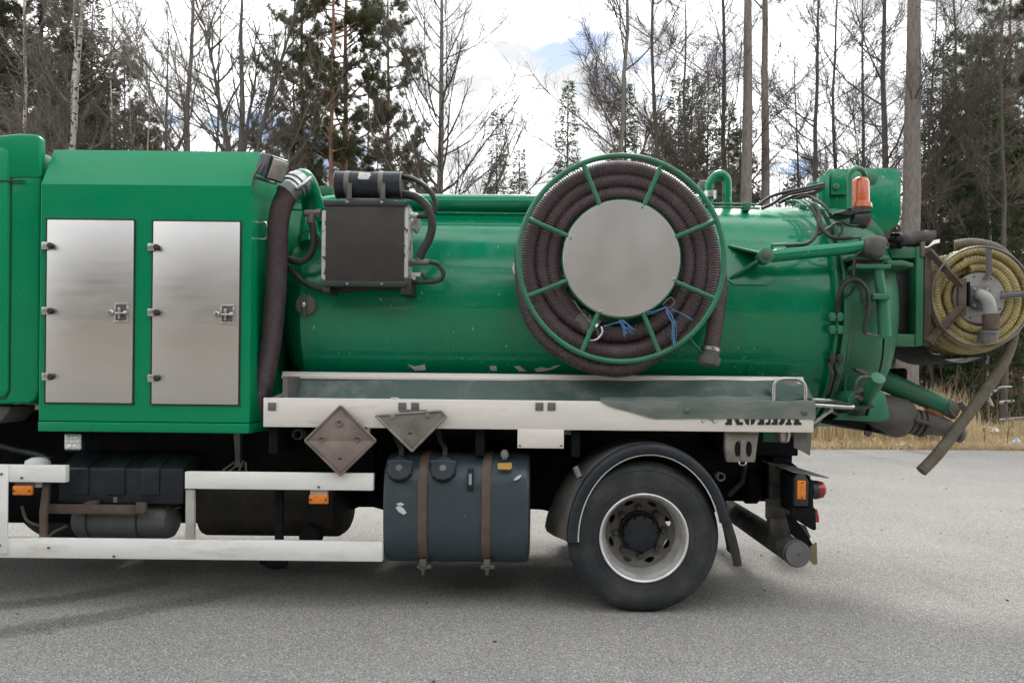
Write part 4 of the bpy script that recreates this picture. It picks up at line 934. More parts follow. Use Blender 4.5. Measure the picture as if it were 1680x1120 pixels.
for pp_, r_ in (([(660, 290, .24), (680, 295, .22), (702, 310, .2), (714, 330, .2), (713, 346, .2), (702, 354, .2), (684, 354.5, .2)], m(4.3)), ([(661, 319, .24), (684, 324, .22), (703, 343, .2), (709, 368, .2), (704, 392, .2), (694, 410, .2), (688, 424, .2)], m(7.2)),
               ([(703, 430, .2), (718, 433, .2), (727, 446, .2), (724, 457, .2), (712, 462, .2), (690, 463, .2), (668, 464, .22)], m(4)), ([(511, 362, .25), (514.5, 385, .25), (513, 408, .25), (503, 424, .25), (488, 429, .25), (468, 423, .28)], m(6)),
               ([(466, 432, .3), (482, 447, .3), (498, 462, .3), (520, 472, .3), (545, 475, .3), (585, 474, .26), (625, 470, .24), (660, 470, .22)], m(5)), ([(684, 450, .24), (694, 452, .2), (697, 458, .2), (690, 463, .2)], m(3))):
    MB().tube(hose(pp_, 0), r_, 12).build('oil_hose', RUBB, T)
q = MB(); q.tube([at(500, 350, .25), at(527, 350, .25)], .024, 12); q.tube([at(511, 350, .25), at(511, 366, .25)], .028, 12); q.tube([at(520, 350, .25), at(527, 350, .25)], .032, 6); q.build('hose_fitting', GREYM, oc)
q = MB(); q.tube([at(668, 430, .2), at(704, 430, .2)], .022, 12); q.tube([at(688, 422, .2), at(687, 430, .2)], .024, 10); q.tube([at(669, 430, .2), at(676, 430, .2)], .03, 6); q.build('hose_fitting', GREYM, oc)
q = MB(); q.tube([at(668, 353, .2), at(686, 354, .2)], .018, 8); q.tube([at(669, 353, .2), at(675, 353, .2)], .026, 6); q.build('hose_fitting', STEEL, oc)
q = MB().pb(673, 447, 690, 454, .19, .25); q.pb(671, 454, 682, 459, .19, .25); q.build('cable_plug', WPOST, oc, bevel=.004)
MB().pp([(678, 358), (687, 356), (680, 375), (675, 375)], .25, .42).build('bracket', PALE, oc)

# --- corrugated suction line down the cabinet's rear corner
sp = hose([(419, 690, .30), (424, 660, .26), (433, 622, .22), (443, 570, .20), (450, 510, .18), (454, 450, .17), (455, 400, .17), (457, 365, .18), (462, 340, .20), (472, 318, .25)], .1, 10)
ridged(MB(), sp, m(17.2, .18), .0125, 16, .07).build('suction_line', HOSE, T)
ax_ = Vector((.48, .52, .70)).normalized(); c0 = at(473, 316, .25)
MB().lathe([(.072, -.035), (.078, -.03), (.078, .03), (.072, .035)], c0, ax_, 26).build('hose_clamp', GREYM, T)
MB().lathe([(.072, .03), (.078, .032), (.078, .055), (.092, .057), (.092, .075), (.080, .077), (.080, .095), (.095, .097), (.095, .12), (.085, .122), (.085, .15)], c0, ax_, 28).build('line_coupling', STEEL, T)
c1 = c0 + ax_ * .14
MB().tube(smooth([c1, c1 + ax_ * .02, c1 + Vector((.015, .08, -.01)), c1 + Vector((.02, .17, -.08)), c1 + Vector((.02, .24, -.22))], 6), .078, 22).build('intake_elbow', GREEN, T)
for s in (-1, 1):
    u_ = ax_.cross(Vector((0, 0, 1))).normalized() * s; MB().tube([c0 + ax_ * .02 + u_ * .085, c0 + ax_ * .10 + u_ * .11, c0 + ax_ * .16 + u_ * .10], .012, 8).build('coupling_lever', STEEL, T)
MB().pp([(487, 331), (490, 296), (518, 312), (520, 331)], .95, 1.0).build('gusset_plate', GREEN, T)
MB().pb(524, 305, 546, 322, .9, 1.1).build('pipe_saddle', GREEND, T, bevel=.006)

# --- side hose reel
RC = at(1019, 425, 0.0); RR = m(168)
def rp(r, a, y): return Vector((RC.x + r * math.cos(a), y, RC.z + r * math.sin(a)))
ring = [rp(RR, 2 * PI * i / 96, -.02) for i in range(96)]
reel = MB().tube(ring, .0185, 12, closed=True).build('hose_reel_ring', GREEND, T)
ring = [rp(RR * .99, 2 * PI * i / 96, .37) for i in range(96)]
MB().tube(ring, .016, 10, closed=True).build('back_ring', GREEND, reel)
for k in range(8):
    a = PI / 8 + k * PI / 4; MB().tube([rp(.385, a, -.012), rp(RR - .005, a, -.018)], .0165, 10).build('spoke', GREEND, reel)
    MB().tube([rp(.37, a, .37), rp(RR - .01, a, .37)], .014, 6).build('back_spoke', GREEND, reel)
    MB().tube([rp(.36, a, .0), rp(.36, a, .37)], .014, 6).build('cage_bar', GREEND, reel)
MB().lathe([(.001, -.026), (.386, -.026), (.389, -.023), (.389, -.016), (.001, -.016)], RC, (0, 1, 0), 96).build('reel_disc', STAIN2, T)
MB().lathe([(.387, -.02), (.397, -.02), (.397, .01), (.387, .01)], RC, (0, 1, 0), 96, close=True).build('disc_rim', GREEND, reel)
for a, b in ((1054, 339), (936, 390), (1106, 458), (985, 511)): bolt(MB(), at(a, b, -.026), .011, h=.008).build('rivet', STEEL, reel)
MB().lathe([(.10, .0), (.10, .42)], RC, (0, 1, 0), 24).build('reel_axle', GREEND, reel)
MB().tube([at(1127, 551, .0), at(1155, 583, .12)], .018, 8, flat=(1, .5)).build('hose_stay', GREEND, reel)
# the hose wound on it is a thing of its own
turns = [(240, .475, .085), (180, .455, .085), (90, .452, .085), (0, .462, .085), (-90, .50, .09), (-180, .535, .085), (-270, .545, .085), (-360, .55, .085), (-450, .62, .075), (-540, .625, .08), (-630, .625, .08), (-720, .628, .085),
         (-780, .665, .15), (-810, .735, .17), (-850, .725, .18), (-900, .665, .19), (-990, .61, .20), (-1080, .60, .20), (-1170, .60, .20), (-1260, .53, .21), (-1350, .53, .21), (-1440, .52, .22), (-1530, .60, .25), (-1575, .70, .27), (-1620, .655, .28), (-1710, .615, .28), (-1780, .63, .27)]
pts = []
for (a, r, y), (a2, r2, y2) in zip(turns, turns[1:]):
    k = max(2, int(abs(a2 - a) / 4))
    for i in range(k):
        t = i / k; s = t * t * (3 - 2 * t); pts.append(rp(r + (r2 - r) * s, R(a + (a2 - a) * t), y + (y2 - y) * s))
tail = [rp(.63, R(-1780), .27), rp(.645, R(-1792), .25), at(1180, 470, .18), at(1177, 500, .15), at(1172, 540, .13), at(1165, 580, .12)]
pts = pts + smooth(tail, 12)[8:]
ch = empty('suction_hose', RC, 'grey-brown ribbed suction hose coiled in the green reel on the tank side', 'hose')
ridged(MB(), pts, .058, .0165, 14, .10).build('corrugated_hose', HOSE, ch)
tdir = (pts[-1] - pts[-4]).normalized()
MB().lathe([(.05, -.03), (.062, -.02), (.062, .015), (.075, .02), (.078, .05), (.070, .075), (.05, .085), (.05, .06)], pts[-1], tdir, 24).build('end_coupling', DIRTM, ch)
MB().lathe([(.064, -.045), (.067, -.042), (.067, -.02), (.064, -.018)], pts[-1], tdir, 20).build('end_clamp', STEEL, ch)
sdir = (pts[0] - pts[4]).normalized()
MB().lathe([(.05, -.06), (.064, -.05), (.064, .0), (.07, .005), (.074, .05), (.06, .06), (.05, .06)], pts[0], sdir, 24).build('lever_coupling', GREYM, ch)
MB().lathe([(.062, .05), (.076, .055), (.078, .09), (.066, .095), (.06, .09)], pts[0], sdir, 24).build('coupling_ring', STEEL, ch)
q = MB(); q.tube(smooth([at(941, 493, .0), at(954, 512, -.01), at(966, 526, -.01), at(978, 540, .0), at(982, 552, .01)], 5), .011, 8, flat=(1.3, .6)); q.tube(smooth([at(962, 558, .01), at(978, 557, .0), at(988, 546, .0), at(986, 536, .01)], 5), .008, 8); q.build('coupling_lever', STEEL, ch)
def strands(name, label, segs, seed, r=.0027):
    q_ = random.Random(seed); mb = MB()
    for a, b, n, sp_ in segs:
        for i in range(n):
            p, z = at(*a) + rv(q_, .010), at(*b) + rv(q_, sp_); mid = p.lerp(z, .5) + rv(q_, sp_ * .8 + .008)
            mb.tube(smooth([p, mid, z], 5), r, 5)
    return tag(mb.build(name, ROPE), label, 'rope')
strands('rope_tie', 'blue rope tied round the hose at the lower right of the reel', [((1092, 503, -.035), (1107, 532, -.045), 7, .008), ((1105, 528, -.045), (1106, 566, -.04), 8, .012), ((1092, 504, -.03), (1062, 514, -.03), 2, .008), ((1100, 508, -.03), (1135, 524, -.03), 2, .01)], 1)
strands('rope_scrap', 'frayed scrap of blue rope hanging below the reel disc', [((990, 533, -.03), (1018, 528, -.03), 3, .006), ((1018, 527, -.03), (1024, 550, -.03), 6, .02), ((1018, 527, -.03), (1038, 543, -.03), 6, .02)], 2)
MB().tube(smooth([at(1087, 500, -.03), at(1100, 488, -.035), at(1106, 495, -.03), at(1102, 503, -.03), at(1094, 506, -.03)], 5), .005, 6).build('wire_hook', DIRTM, T)

# --- rear of the tank: bracket, ram, boot, box frame
q = MB().pb(1404, 433, 1462, 440, .20, .6); q.pb(1395, 420, 1460, 426, .24, .6); q.pp([(1455, 428), (1482, 427), (1499, 432), (1499, 438), (1480, 435), (1455, 436)], .30, .65)
q.build('ram_bracket', GREEND, T, bevel=.004)
MB().pp([(1403, 427), (1412, 426), (1440, 428), (1462, 437), (1462, 440), (1404, 440)], .26, .40).build('bracket_web', BLACK, T)
vr = MB(); vr.tube([at(1440, 440, .25), at(1446, 481, .25)], m(8.5, .25), 16)
vr.build('upper_ram_tube', GREEND, T)
vr = MB(); vr.tube([at(1448, 490, .25), at(1452, 553, .25)], m(10.5, .25), 20); lr = vr.build('lower_ram', GREEND, T)
MB().pb(1433, 481, 1461, 491, .18, .32).build('ram_flange', GREEND, lr, bevel=.006)
MB().tube([at(1444, 552, .24), at(1425, 549, .22), at(1419, 546, .21)], .011, 8).build('ram_fitting', DIRTM, lr); q = MB(); q.tube([at(1437, 505, .24), at(1421, 505, .22), at(1415, 497, .21)], .010, 8); q.build('ram_fitting', DIRTM, lr)
MB().tube([at(1450, 555, .26), at(1448, 585, .26), at(1442, 614, .24)], .007, 6).build('ram_rod', CHASS, lr)
MB().tube(hose([(1419, 546, .21), (1419, 530, .20), (1425, 505, .19), (1423, 478, .19), (1410, 461, .20), (1395, 460, .21), (1382, 472, .23), (1374, 492, .25), (1372, 512, .28)], 0), .0145, 8).build('hydraulic_hose', RUBB, T)
MB().tube(hose([(1414, 496, .21), (1411, 475, .21), (1402, 460, .22), (1392, 456, .23), (1380, 468, .25), (1376, 490, .28)], 0), .011, 8).build('hydraulic_hose', RUBB, T)
MB().tube(hose([(1400, 456, .20), (1401, 430, .20), (1408, 415, .20), (1421, 411, .20)], 0), .010, 8).build('cable', RUBB, T)
MB().tube(hose([(1402, 470, .26), (1395, 482, .28), (1385, 489, .30)], 0), .010, 8).build('cable', RUBB, T)
q = MB(); bo = at(1439, 405, .26)
pr = [(1421, 400), (1427, 388), (1441, 384.5), (1456, 388), (1458, 396), (1452, 418), (1446, 425), (1424, 416)]
q.pp(pr, .14, .34); q.build('rubber_boot', SHEETB, T, bevel=.03, seg=3)
fr = MB().pb(1503, 404, 1515.5, 567, .55, .68).build('reel_frame_post', GREEND, T, bevel=.006)
MB().pb(1462, 405, 1503, 423, .56, .68).build('top_bar', GREEND, fr, bevel=.005)
MB().pb(1462, 548, 1503, 567, .56, .68).build('bottom_bar', GREEND, fr, bevel=.005)
MB().pb(1462, 405, 1516, 567, 1.55, 1.65).build('far_frame', GREEND, fr, bevel=.005)
MB().pb(1470, 424, 1503, 548, .70, 1.5).build('frame_dark_infill', BLACK, T, bevel=.01)  # black block put in for the dark interior of the frame
# torn rubber sheet rolled up on the frame
q = MB(); gr = []
for i in range(12):
    t = i / 11; row = []
    for j in range(40):
        a = j / 39 * 4.2 * PI; r = .018 + .0042 * a + .004 * math.sin(a * 3 + i); c_ = at(1468 + 56 * t, 393 - 3 * t, .62)
        row.append((c_.x + .02 * math.sin(j * .7), c_.y - r * 1.15 * math.cos(a), c_.z + r * math.sin(a) + .004 * math.sin(i * 2.1)))
    gr.append(row)
q.sheet(gr)
tag(q.build('rubber_sheet', SHEETB), 'dark rolled rubber sheet lying on the frame between tank door and yellow reel', 'rubber sheet')
gr = [[at(1468 + 74 * i / 8, 404 - 6 * math.sin(i * 1.0) - (j * 1.5), .58 + j * .12) for i in range(9)] for j in range(5)]
tag(MB().sheet(gr).build('rubber_flap', SHEETB), 'creased dark rubber flap spread under the rolled sheet', 'rubber sheet')
q = MB(); c_ = at(1471, 396, .5)
for i in range(9): q.ball(c_ + Vector((.02 * math.sin(i * 2.2), .02 * math.cos(i), .025 * math.cos(i * 1.7) - .01)) + Vector((.008 * i - .03, 0, 0)), .026, 8)
q.build('valve_cluster', CHASS, T)

# --- rear reel with yellow hose
yc = .62; YC = at(1604, 490, yc)
def yp(r, a, y, o=YC): return Vector((o.x + r * math.cos(a), y, o.z + r * math.sin(a)))
rw = at(1610, 487, .50)
rrg = MB().tube([yp(m(82, .5), 2 * PI * i / 72, .50, rw) for i in range(72)], .010, 8, closed=True, flat=(1.7, .8)).build('rear_reel_ring', GREYM, T)
MB().tube([yp(.40, 2 * PI * i / 72, 1.20) for i in range(72)], .012, 8, closed=True).build('far_ring', GREYM, rrg)
for a0 in (82, 5):
    a = R(a0); MB().tube([yp(.13, a, .56), yp(.19, a, .52), yp(m(80, .5), a, .50, rw)], .022, 8, flat=(.35, 1.0)).build('ring_arm', GREYM, rrg)
dk = MB().lathe([(.001, .0), (.185, .0), (.195, .012), (.195, .03), (.14, .03), (.14, .56), (.24, .57), (.24, .585), (.001, .59)], YC - Vector((0, .035, 0)), (0, 1, 0), 56).build('rear_reel_drum', LGREY, T)
for k in range(8): MB().lathe([(.007, 0), (.007, .003)], yp(.165, k * PI / 4 + .3, yc - .036), (0, -1, 0), 8).build('disc_hole', BLACK, dk)
MB().pp([(1592, 472), (1596, 468), (1622, 468), (1626, 472), (1626, 500), (1620, 507), (1598, 507), (1592, 500)], .565, .59).build('hub_plate', GREYM, dk, bevel=.006)
for a, b in ((1598, 474), (1620, 474), (1598, 501)): bolt(MB(), at(a, b, .565), .013).build('bolt', LGREY, dk)
MB().tube(smooth([at(1610, 484, .58), at(1610, 484, .53), at(1614, 486, .49), at(1621, 494, .47), at(1624, 508, .47), at(1625, 517, .47)], 6), m(10, .48), 18).build('swivel_elbow', LGREY, dk)
MB().cyl(at(1625, 515, .47), at(1626, 541, .47), m(13, .47), 24).build('hose_coupling', RUST, dk)
q = MB().cyl(at(1622, 541, .48), at(1621, 560, .49), m(15, .48), 24); q.lathe([(m(15.6, .48), -.01), (m(15.6, .48), .01)], at(1622, 545, .48), (0, 0, 1), 24); q.build('band_clamp', GREYM, dk)
ft = MB().pb(1517, 406, 1528, 567, .545, .60).build('reel_stand', RUST, T, bevel=.004)
MB().pb(1511, 396, 1518, 421, .535, .56).build('plate_end', DIRTM, ft, bevel=.003)
MB().tube([at(1524, 412, .54), at(1577, 470, .52)], m(6.5, .53), 4, flat=(1.2, 1)).build('brace', RUST, ft)
MB().tube([at(1524, 562, .54), at(1578, 503, .52)], m(7.5, .53), 4, flat=(1.2, 1)).build('brace', RUST, ft)
MB().pb(1573, 456, 1586, 518, .505, .54).build('bearing_plate', RUST, ft, bevel=.004)
MB().pb(1588, 462, 1592, 502, .52, .56).build('bearing_block', CHASS, ft, bevel=.003)
yh = empty('yellow_hose', YC, 'dirty yellow ribbed hose wound on the rear reel, its grey end hanging down', 'hose')
pts = []; yrows = [.60 + i * .077 for i in range(7)]
seq = []
rad = [.226, .292, .352]
for j, r in enumerate(rad):
    for y in (yrows if j % 2 == 0 else yrows[::-1]): seq.append((r + .006 * math.sin(y * 37 + j * 2), y))
ang = 0.0; K = 40
for i in range(len(seq) - 1):
    (r, y), (r2, y2) = seq[i], seq[i + 1]
    for k in range(K):
        t = k / K; s = 0 if t < .7 else (t - .7) / .3
        a = -2 * PI * t + 1.9; sg = .018 * max(0, -math.sin(a)) * (1 + math.sin(i * 1.7))
        pts.append(yp(r + (r2 - r) * s + sg + .007 * math.sin(i * 2.3 + a), a, y + (y2 - y) * s + .007 * math.sin(a + i * 1.9)))
ridged(MB(), pts, .033, .0215, 12, .16).build('corrugated_hose', YHOSE, yh)
lp = hose([(1566, 403, .85), (1600, 400, .80), (1640, 412, .76), (1668, 450, .72), (1673, 500, .70), (1664, 540, .68), (1653, 580, .66), (1634, 616, .62), (1603, 660, .58), (1571, 702, .54), (1538, 745, .50), (1511, 773, .48)], 0, 12)
ridged(MB(), lp, m(9.6, .58), .018, 12, .08).build('hanging_end', DHOSE, yh)
gr = []
for i in range(19):
    a = R(196) + R(100) * i / 18; gr.append([yp(.425 + .05 * math.sin((a - PI) * 1.0), a, .82 + j * .22) for j in range(4)])
MB().sheet(gr).build('reel_trough', CHASS, T)
MB().tube([at(1575, 660, .6), at(1590, 687, .55), at(1580, 697, .53)], .022, 8, flat=(.25, 1)).build('hose_tie_band', RUBB, yh)
MB().tube([at(1556, 671, .7), at(1566, 686, .62)], .016, 8, flat=(.3, 1)).build('hose_tie_band', RUBB, yh)

# --- outlets low on the rear door
op = MB().tube([at(1436, 618, .95), at(1480, 637, .92), at(1565, 673, .86)], [m(17, .95), m(16.5, .92), m(13.5, .86)], 24).build('outlet_pipe', GREEND, T)
MB().tube([at(1551, 667, .868), at(1569, 675, .857)], m(14.2, .86), 24).build('end_cap', DIRTM, op)
MB().tube([at(1548, 666, .868), at(1550, 667, .868)], m(15, .86), 24).build('weld_band', GREEND, op)
sl_ = MB().tube([at(1384, 668, .95), at(1440, 677, .93), at(1478, 686, .92), at(1488, 689, .92)], [m(18, .95), m(33, .93), m(33, .92), m(28, .92)], 30).build('outlet_cone', DIRTM, T)
MB().tube([at(1484, 688, .9), at(1500, 692, .9), at(1519, 696, .9)], [m(19, .9), m(20, .9), m(19, .9)], 24).build('outlet_neck', RUBB, sl_)
for t in (1493, 1503, 1512): MB().tube([at(t, 690 + (t - 1493) * .25, .9), at(t + 5, 691.2 + (t - 1493) * .25, .9)], m(21.5, .9), 24).build('clamp_ring', DIRTM, sl_)
MB().tube([at(1501, 688, .78), at(1528, 696, .78)], .016, 8).build('clamp_lever', DIRTM, sl_)
MB().tube([at(1517, 695, .9), at(1540, 698, .9), at(1562, 704, .9), at(1578, 708, .9)], [m(18.5, .9), m(17, .9), m(12.5, .9), m(11.5, .9)], 20).build('tapered_spout', DIRTM, sl_)
MB().lathe([(.001, -.01), (.065, -.01), (.07, 0), (.065, .02), (.001, .03)], at(1576, 712, .85), (.9, -.2, -.3), 20).build('spout_cap', GREYM, sl_)
MB().tube([at(1520, 668, .9), at(1546, 682, .88)], m(9, .9), 10).build('orange_reflector', mat('faded_orange', (.33, .12, .05), .5), op)
MB().pp([(1468, 605), (1486, 603), (1490, 608), (1489, 630), (1468, 622)], 1.0, 1.3).build('rubber_buffer', CHASS, op, bevel=.015)
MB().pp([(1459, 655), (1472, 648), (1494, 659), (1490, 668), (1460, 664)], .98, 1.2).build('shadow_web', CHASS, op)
br = MB().pp([(1370, 688), (1380, 679), (1424, 682), (1431, 651), (1445, 640), (1452, 645), (1460, 682), (1456, 689), (1440, 692)], .40, .46).build('door_bracket', GREEND, T, bevel=.006)
MB().pp([(1370, 690), (1422, 694), (1456, 712), (1436, 709), (1375, 697)], .56, 1.2).build('bracket_floor', CHASS, br)
MB().pp([(1420, 697), (1426, 694), (1431, 710), (1426, 717), (1419, 713)], .56, .58).build('tow_tab', DIRTM, br)
ac = MB(); ac.tube([at(1413, 664, .36), at(1440, 621, .12)], m(11, .25), 18); ac_ = ac.build('latch_ram', GREEND, T)
MB().lathe([(m(11.6, .25), -.03), (m(11.6, .25), .010), (m(9.5, .25), .014)], at(1440, 621, .12), (at(1440, 621, .12) - at(1413, 664, .36)), 20).build('ram_cap', GREEND, ac_)
q = MB(); q.tube(hose([(1434, 621, .16), (1418, 618, .18), (1407, 624, .20), (1404, 640, .24), (1406, 655, .28)], 0), .012, 8); q.tube([at(1408, 641, .22), at(1418, 640, .24)], .02, 8); q.tube([at(1406, 648, .24), at(1413, 654, .26)], .022, 8); q.build('ram_pipe', DIRTM, ac_)
q = MB().pp([(1390, 652), (1402, 640), (1430, 652), (1436, 665), (1404, 670), (1392, 664)], .30, .55); q.build('latch_block', GREEND, T, bevel=.012)
MB().pp([(1400, 667), (1430, 664), (1436, 669), (1402, 672)], .22, .40).build('latch_foot', BLACK, T)
MB().tube(hose([(1362, 674, .42), (1375, 680, .42), (1390, 678, .42), (1400, 671, .42)], 0), .010, 8).build('drain_hose', DIRTM, T)
MB().pp([(1401, 603), (1415, 605), (1434, 616), (1426, 616), (1410, 610)], .33, .40).build('wear_plate', DIRTM, door)
MB().tube([onT(1391, 430, .0), onT(1393, 500, .0), onT(1391, 560, .0), onT(1384, 640, .0)], .016, 8).build('door_rib', GREEND, door)

# --- side tray of aluminium with tarpaulin
xl, xr = at(432, 680, 0).x, at(1335, 685, 0).x
zr0, zr1 = at(880, 704.5, 0).z, at(880, 657.5, 0).z
rail = MB().xprism([(0, zr0), (0, zr1), (.012, zr1 + .004), (.035, zr1), (.035, zr0 + .012), (.06, zr0 + .012), (.06, zr0)], xl, xr).build('side_rail', ALU, T, bevel=.002)
MB().box(xl, xr, .06, .40, zr0 + .004, zr0 + .014).build('tray_floor', ALU, rail)
xi0, xi1 = at(464, 612, .33).x, at(1317, 620, .33).x; zi = at(880, 613.5, .33).z
MB().xprism([(.325, zr0 + .01), (.325, zi - .055), (.30, zi - .05), (.30, zi - .028), (.312, zi - .024), (.312, zi - .008), (.33, zi), (.36, zi), (.36, zr0 + .01)], xi0, xi1).build('tray_back_wall', ALU, rail, bevel=.002)
MB().pp([(464, 617), (472, 617), (472, 655), (464, 655)], .03, .33).build('tray_end', GREYM, rail)
MB().pp([(432, 657), (462, 645), (466, 649), (437, 659)], .03, .31).build('corner_strip', GREYM, rail)
for a in (446, 660, 681, 885, 905): 
    c_ = at(a, 667, -.003); MB().box(c_.x - .027, c_.x + .027, -.006, .0, c_.z - .026, c_.z + .028).build('rivet_plate', GREYM, rail, bevel=.002)
MB().tube(smooth([at(640, 657, .01), at(642, 653.5, .01), at(648, 652.5, .01), at(654, 654, .01), at(656, 657, .01)], 4), .005, 6).build('wire_ring', STEEL, rail)
MB().pb(849, 704, 925, 735, -.002, .006).build('rail_plate', ALU, T, bevel=.002)
for a in (853, 921): MB().lathe([(.007, 0), (.007, .003)], at(a, 731, -.002), (0, -1, 0), 8).build('rivet', BLACK, rail)
MB().pb(926, 703, 944, 713, .10, .13).build('green_tab', GREEN, T)
# tarpaulin: hangs down the back wall, then spills over the near board at the rear
gr = []
for i in range(61):
    t = i / 60; px = 478 + (1308 - 478) * t; wv = .003 * math.sin(i * .8) + .002 * math.sin(i * 1.9)
    a = at(px, 623.5 + .5 * math.sin(i * .35), .295); sag = .05 * max(0, t - .55) / .45
    row = []
    for j in range(7):
        u = j / 6; row.append((a.x, .296 - .24 * u ** 1.5 * (.55 + .45 * t) + wv * u, a.z - (a.z - (zr1 - .07 + .05 * t)) * u ** .85 + .002 * math.sin(i * .9 + j)))
    gr.append(row)
tp_ = empty('tarpaulin', at(880, 655, .2), 'dusty green-grey tarpaulin draped in the aluminium side tray below the tank', 'tarpaulin')
MB().sheet(gr).build('tray_sheet', TARP, tp_)
gr = []
for i in range(36):
    t = i / 35; px = 985 + (1333.5 - 985) * t; low = 659 + 28 * min(1, t / .25) ** .8 + .4 * math.sin(i * .8)
    row = []
    for j in range(7):
        u = j / 6; top = at(px, 652 - 3 * t, .05)
        if u < .34: v_ = u / .34; row.append((top.x, .12 - (.12 + .006) * v_, top.z + (zr1 + .008 - top.z) * v_ + .004 * math.sin(i)))
        else:
            v_ = (u - .34) / .66; e_ = at(px, low + (px - 1160) * .002, 0); row.append((top.x, -.007 - .003 * math.sin(i * 1.1 + j), (zr1 + .006) + (e_.z - zr1 - .006) * v_))
    gr.append(row)
MB().sheet(gr).build('front_flap', TARPD, tp_)
bolt(MB(), at(1128, 673, -.010), .022, h=.010).build('grommet', TARP, tp_)
gr = [[at(1270 + 66 * i / 6 - 3 * j, 655 - 6 * j + 2 * math.sin(i + j), .03 + .05 * j) for i in range(7)] for j in range(5)]
MB().sheet(gr).build('corner_fold', TARP, tp_)
bolt(MB(), at(1320, 676, -.010), .020, h=.010).build('grommet', TARP, tp_)
MB().tube(smooth([at(1269, 657, .04), at(1269, 638, .04), at(1272, 627, .04), at(1282, 621.5, .04), at(1295, 621, .04), at(1309, 622, .04), at(1318, 628, .04), at(1321, 639, .04), at(1321, 658, .04)], 5), .0135, 12).build('rail_hoop', STEEL, T)
MB().tube(smooth([at(1324, 655, .28), at(1350, 656, .28), at(1368, 658, .24), at(1385, 662, .14), at(1398, 665, .04), at(1396, 668, .01), at(1376, 667, .01), at(1350, 665, .01), at(1330, 664, .01)], 4), .0135, 12).build('rear_hoop', STEEL, T)
MB().tube([at(1366, 671, .06), at(1334, 694, .06)], .012, 6, flat=(.4, 1)).build('hoop_stay', STEEL, T)
# lettering, half hidden under the tarpaulin
def letter(polys): 
    mb = MB()
    for p in polys: mb.pp(p, -.0032, .001)
    return mb.build('painted_letter', LETTER, rail)
letter([[(1190, 697), (1190, 693.5), (1193, 692), (1193, 668), (1190, 666), (1190, 662), (1201, 662), (1201, 697)], [(1203, 662), (1213, 662), (1219, 667), (1219, 675), (1212, 681), (1203, 681), (1203, 677), (1209, 676), (1209, 667), (1203, 666)], [(1203, 683), (1210, 683), (1214, 692), (1219, 692), (1219, 697), (1209, 697)]])
letter([[(1229, 662), (1229, 697.5), (1224, 695), (1221, 688), (1221, 671), (1224, 664)], [(1232, 662), (1237, 664), (1240, 671), (1240, 688), (1237, 695), (1232, 697.5)]])
letter([[(1243, 697), (1243, 693), (1246, 692), (1246, 667), (1243, 666), (1243, 662), (1257, 662), (1257, 666), (1254, 667), (1254, 697)], [(1256, 697), (1256, 693), (1260, 692), (1262, 685), (1265, 685), (1264, 697)]])
letter([[(1266, 697), (1266, 693), (1269, 692), (1269, 667), (1266, 666), (1266, 662), (1276, 662), (1276, 697)], [(1278, 662), (1285, 663), (1288, 669), (1285, 678), (1289, 684), (1287, 693), (1283, 697), (1278, 697), (1278, 693), (1281, 690), (1281, 682), (1278, 680), (1278, 676), (1281, 674), (1280, 667), (1278, 666)]])
letter([[(1289, 697), (1289, 693.5), (1292, 692), (1299, 664), (1301, 662), (1302, 672), (1298, 685), (1297, 692), (1299, 693.5), (1299, 697)], [(1303, 662), (1305, 662), (1312, 692), (1315, 693.5), (1315, 697), (1302, 697), (1302, 693.5), (1304, 692), (1303, 688), (1300, 688), (1301, 684), (1303, 684)]])
q = MB()
for a, b, c, d in ((1150, 690, 1153, 694), (1153, 694, 1156, 690.5), (1163, 690, 1170, 689), (1168, 690, 1172, 695), (1173, 695, 1178, 691)): q.pp([(a, b), (a + 1, b - .6), (c + 1, d - .6), (c, d)], -.0025, .001)
q.build('painted_mark', LETTER, rail)

# --- warning placards
def placard(name, px, py, w_, h_, mt, poly=None, fold=True):
    P = poly or [(px, py - h_), (px + w_, py), (px, py + h_), (px - w_, py)]
    ob = MB().pp(P, -.045, -.038).build(name, mt, T, bevel=.003)
    n = len(P)
    for i in range(n):
        a, b = P[i], P[(i + 1) % n]; MB().tube([at(a[0], a[1], -.045), at(b[0], b[1], -.045)], .009, 6).build('edge', mt, ob)
    return ob
p1 = placard('diamond_placard', 558.5, 722.5, 58, 57, PLAC)
MB().pp([(505, 723), (612, 723), (558.5, 775)], -.052, -.0455).build('folding_flap', PLACL, p1, bevel=.002)
for a, b in ((557, 694), (528, 721), (587, 721)): MB().lathe([(.001, .0), (.014, .004), (.02, .012), (.026, .002)], at(a, b, -.045), (0, -1, 0), 14).build('boss', PLAC, p1)
MB().pb(555, 750.5, 560.5, 754, -.0535, -.050).build('slot', BLACK, p1)
p2 = placard('folded_placard', 0, 0, 0, 0, PLAC2, [(616, 681.5), (724, 674), (732, 683), (676, 740)])
for a, b in ((644, 683), (702, 681)): MB().lathe([(.018, .0), (.018, .008), (.010, .01)], at(a, b, -.045), (0, -1, 0), 12).build('boss', PLAC2, p2)
MB().pb(670, 709, 676, 712.5, -.0475, -.044).build('slot', BLACK, p2)
for a in (560, 600): MB().pb(a - 3, 700, a + 4, 722, -.035, .03).build('placard_arm', PALE, T)
MB().pb(655, 672, 700, 690, -.036, -.004).build('placard_hinge', GREYM, T)

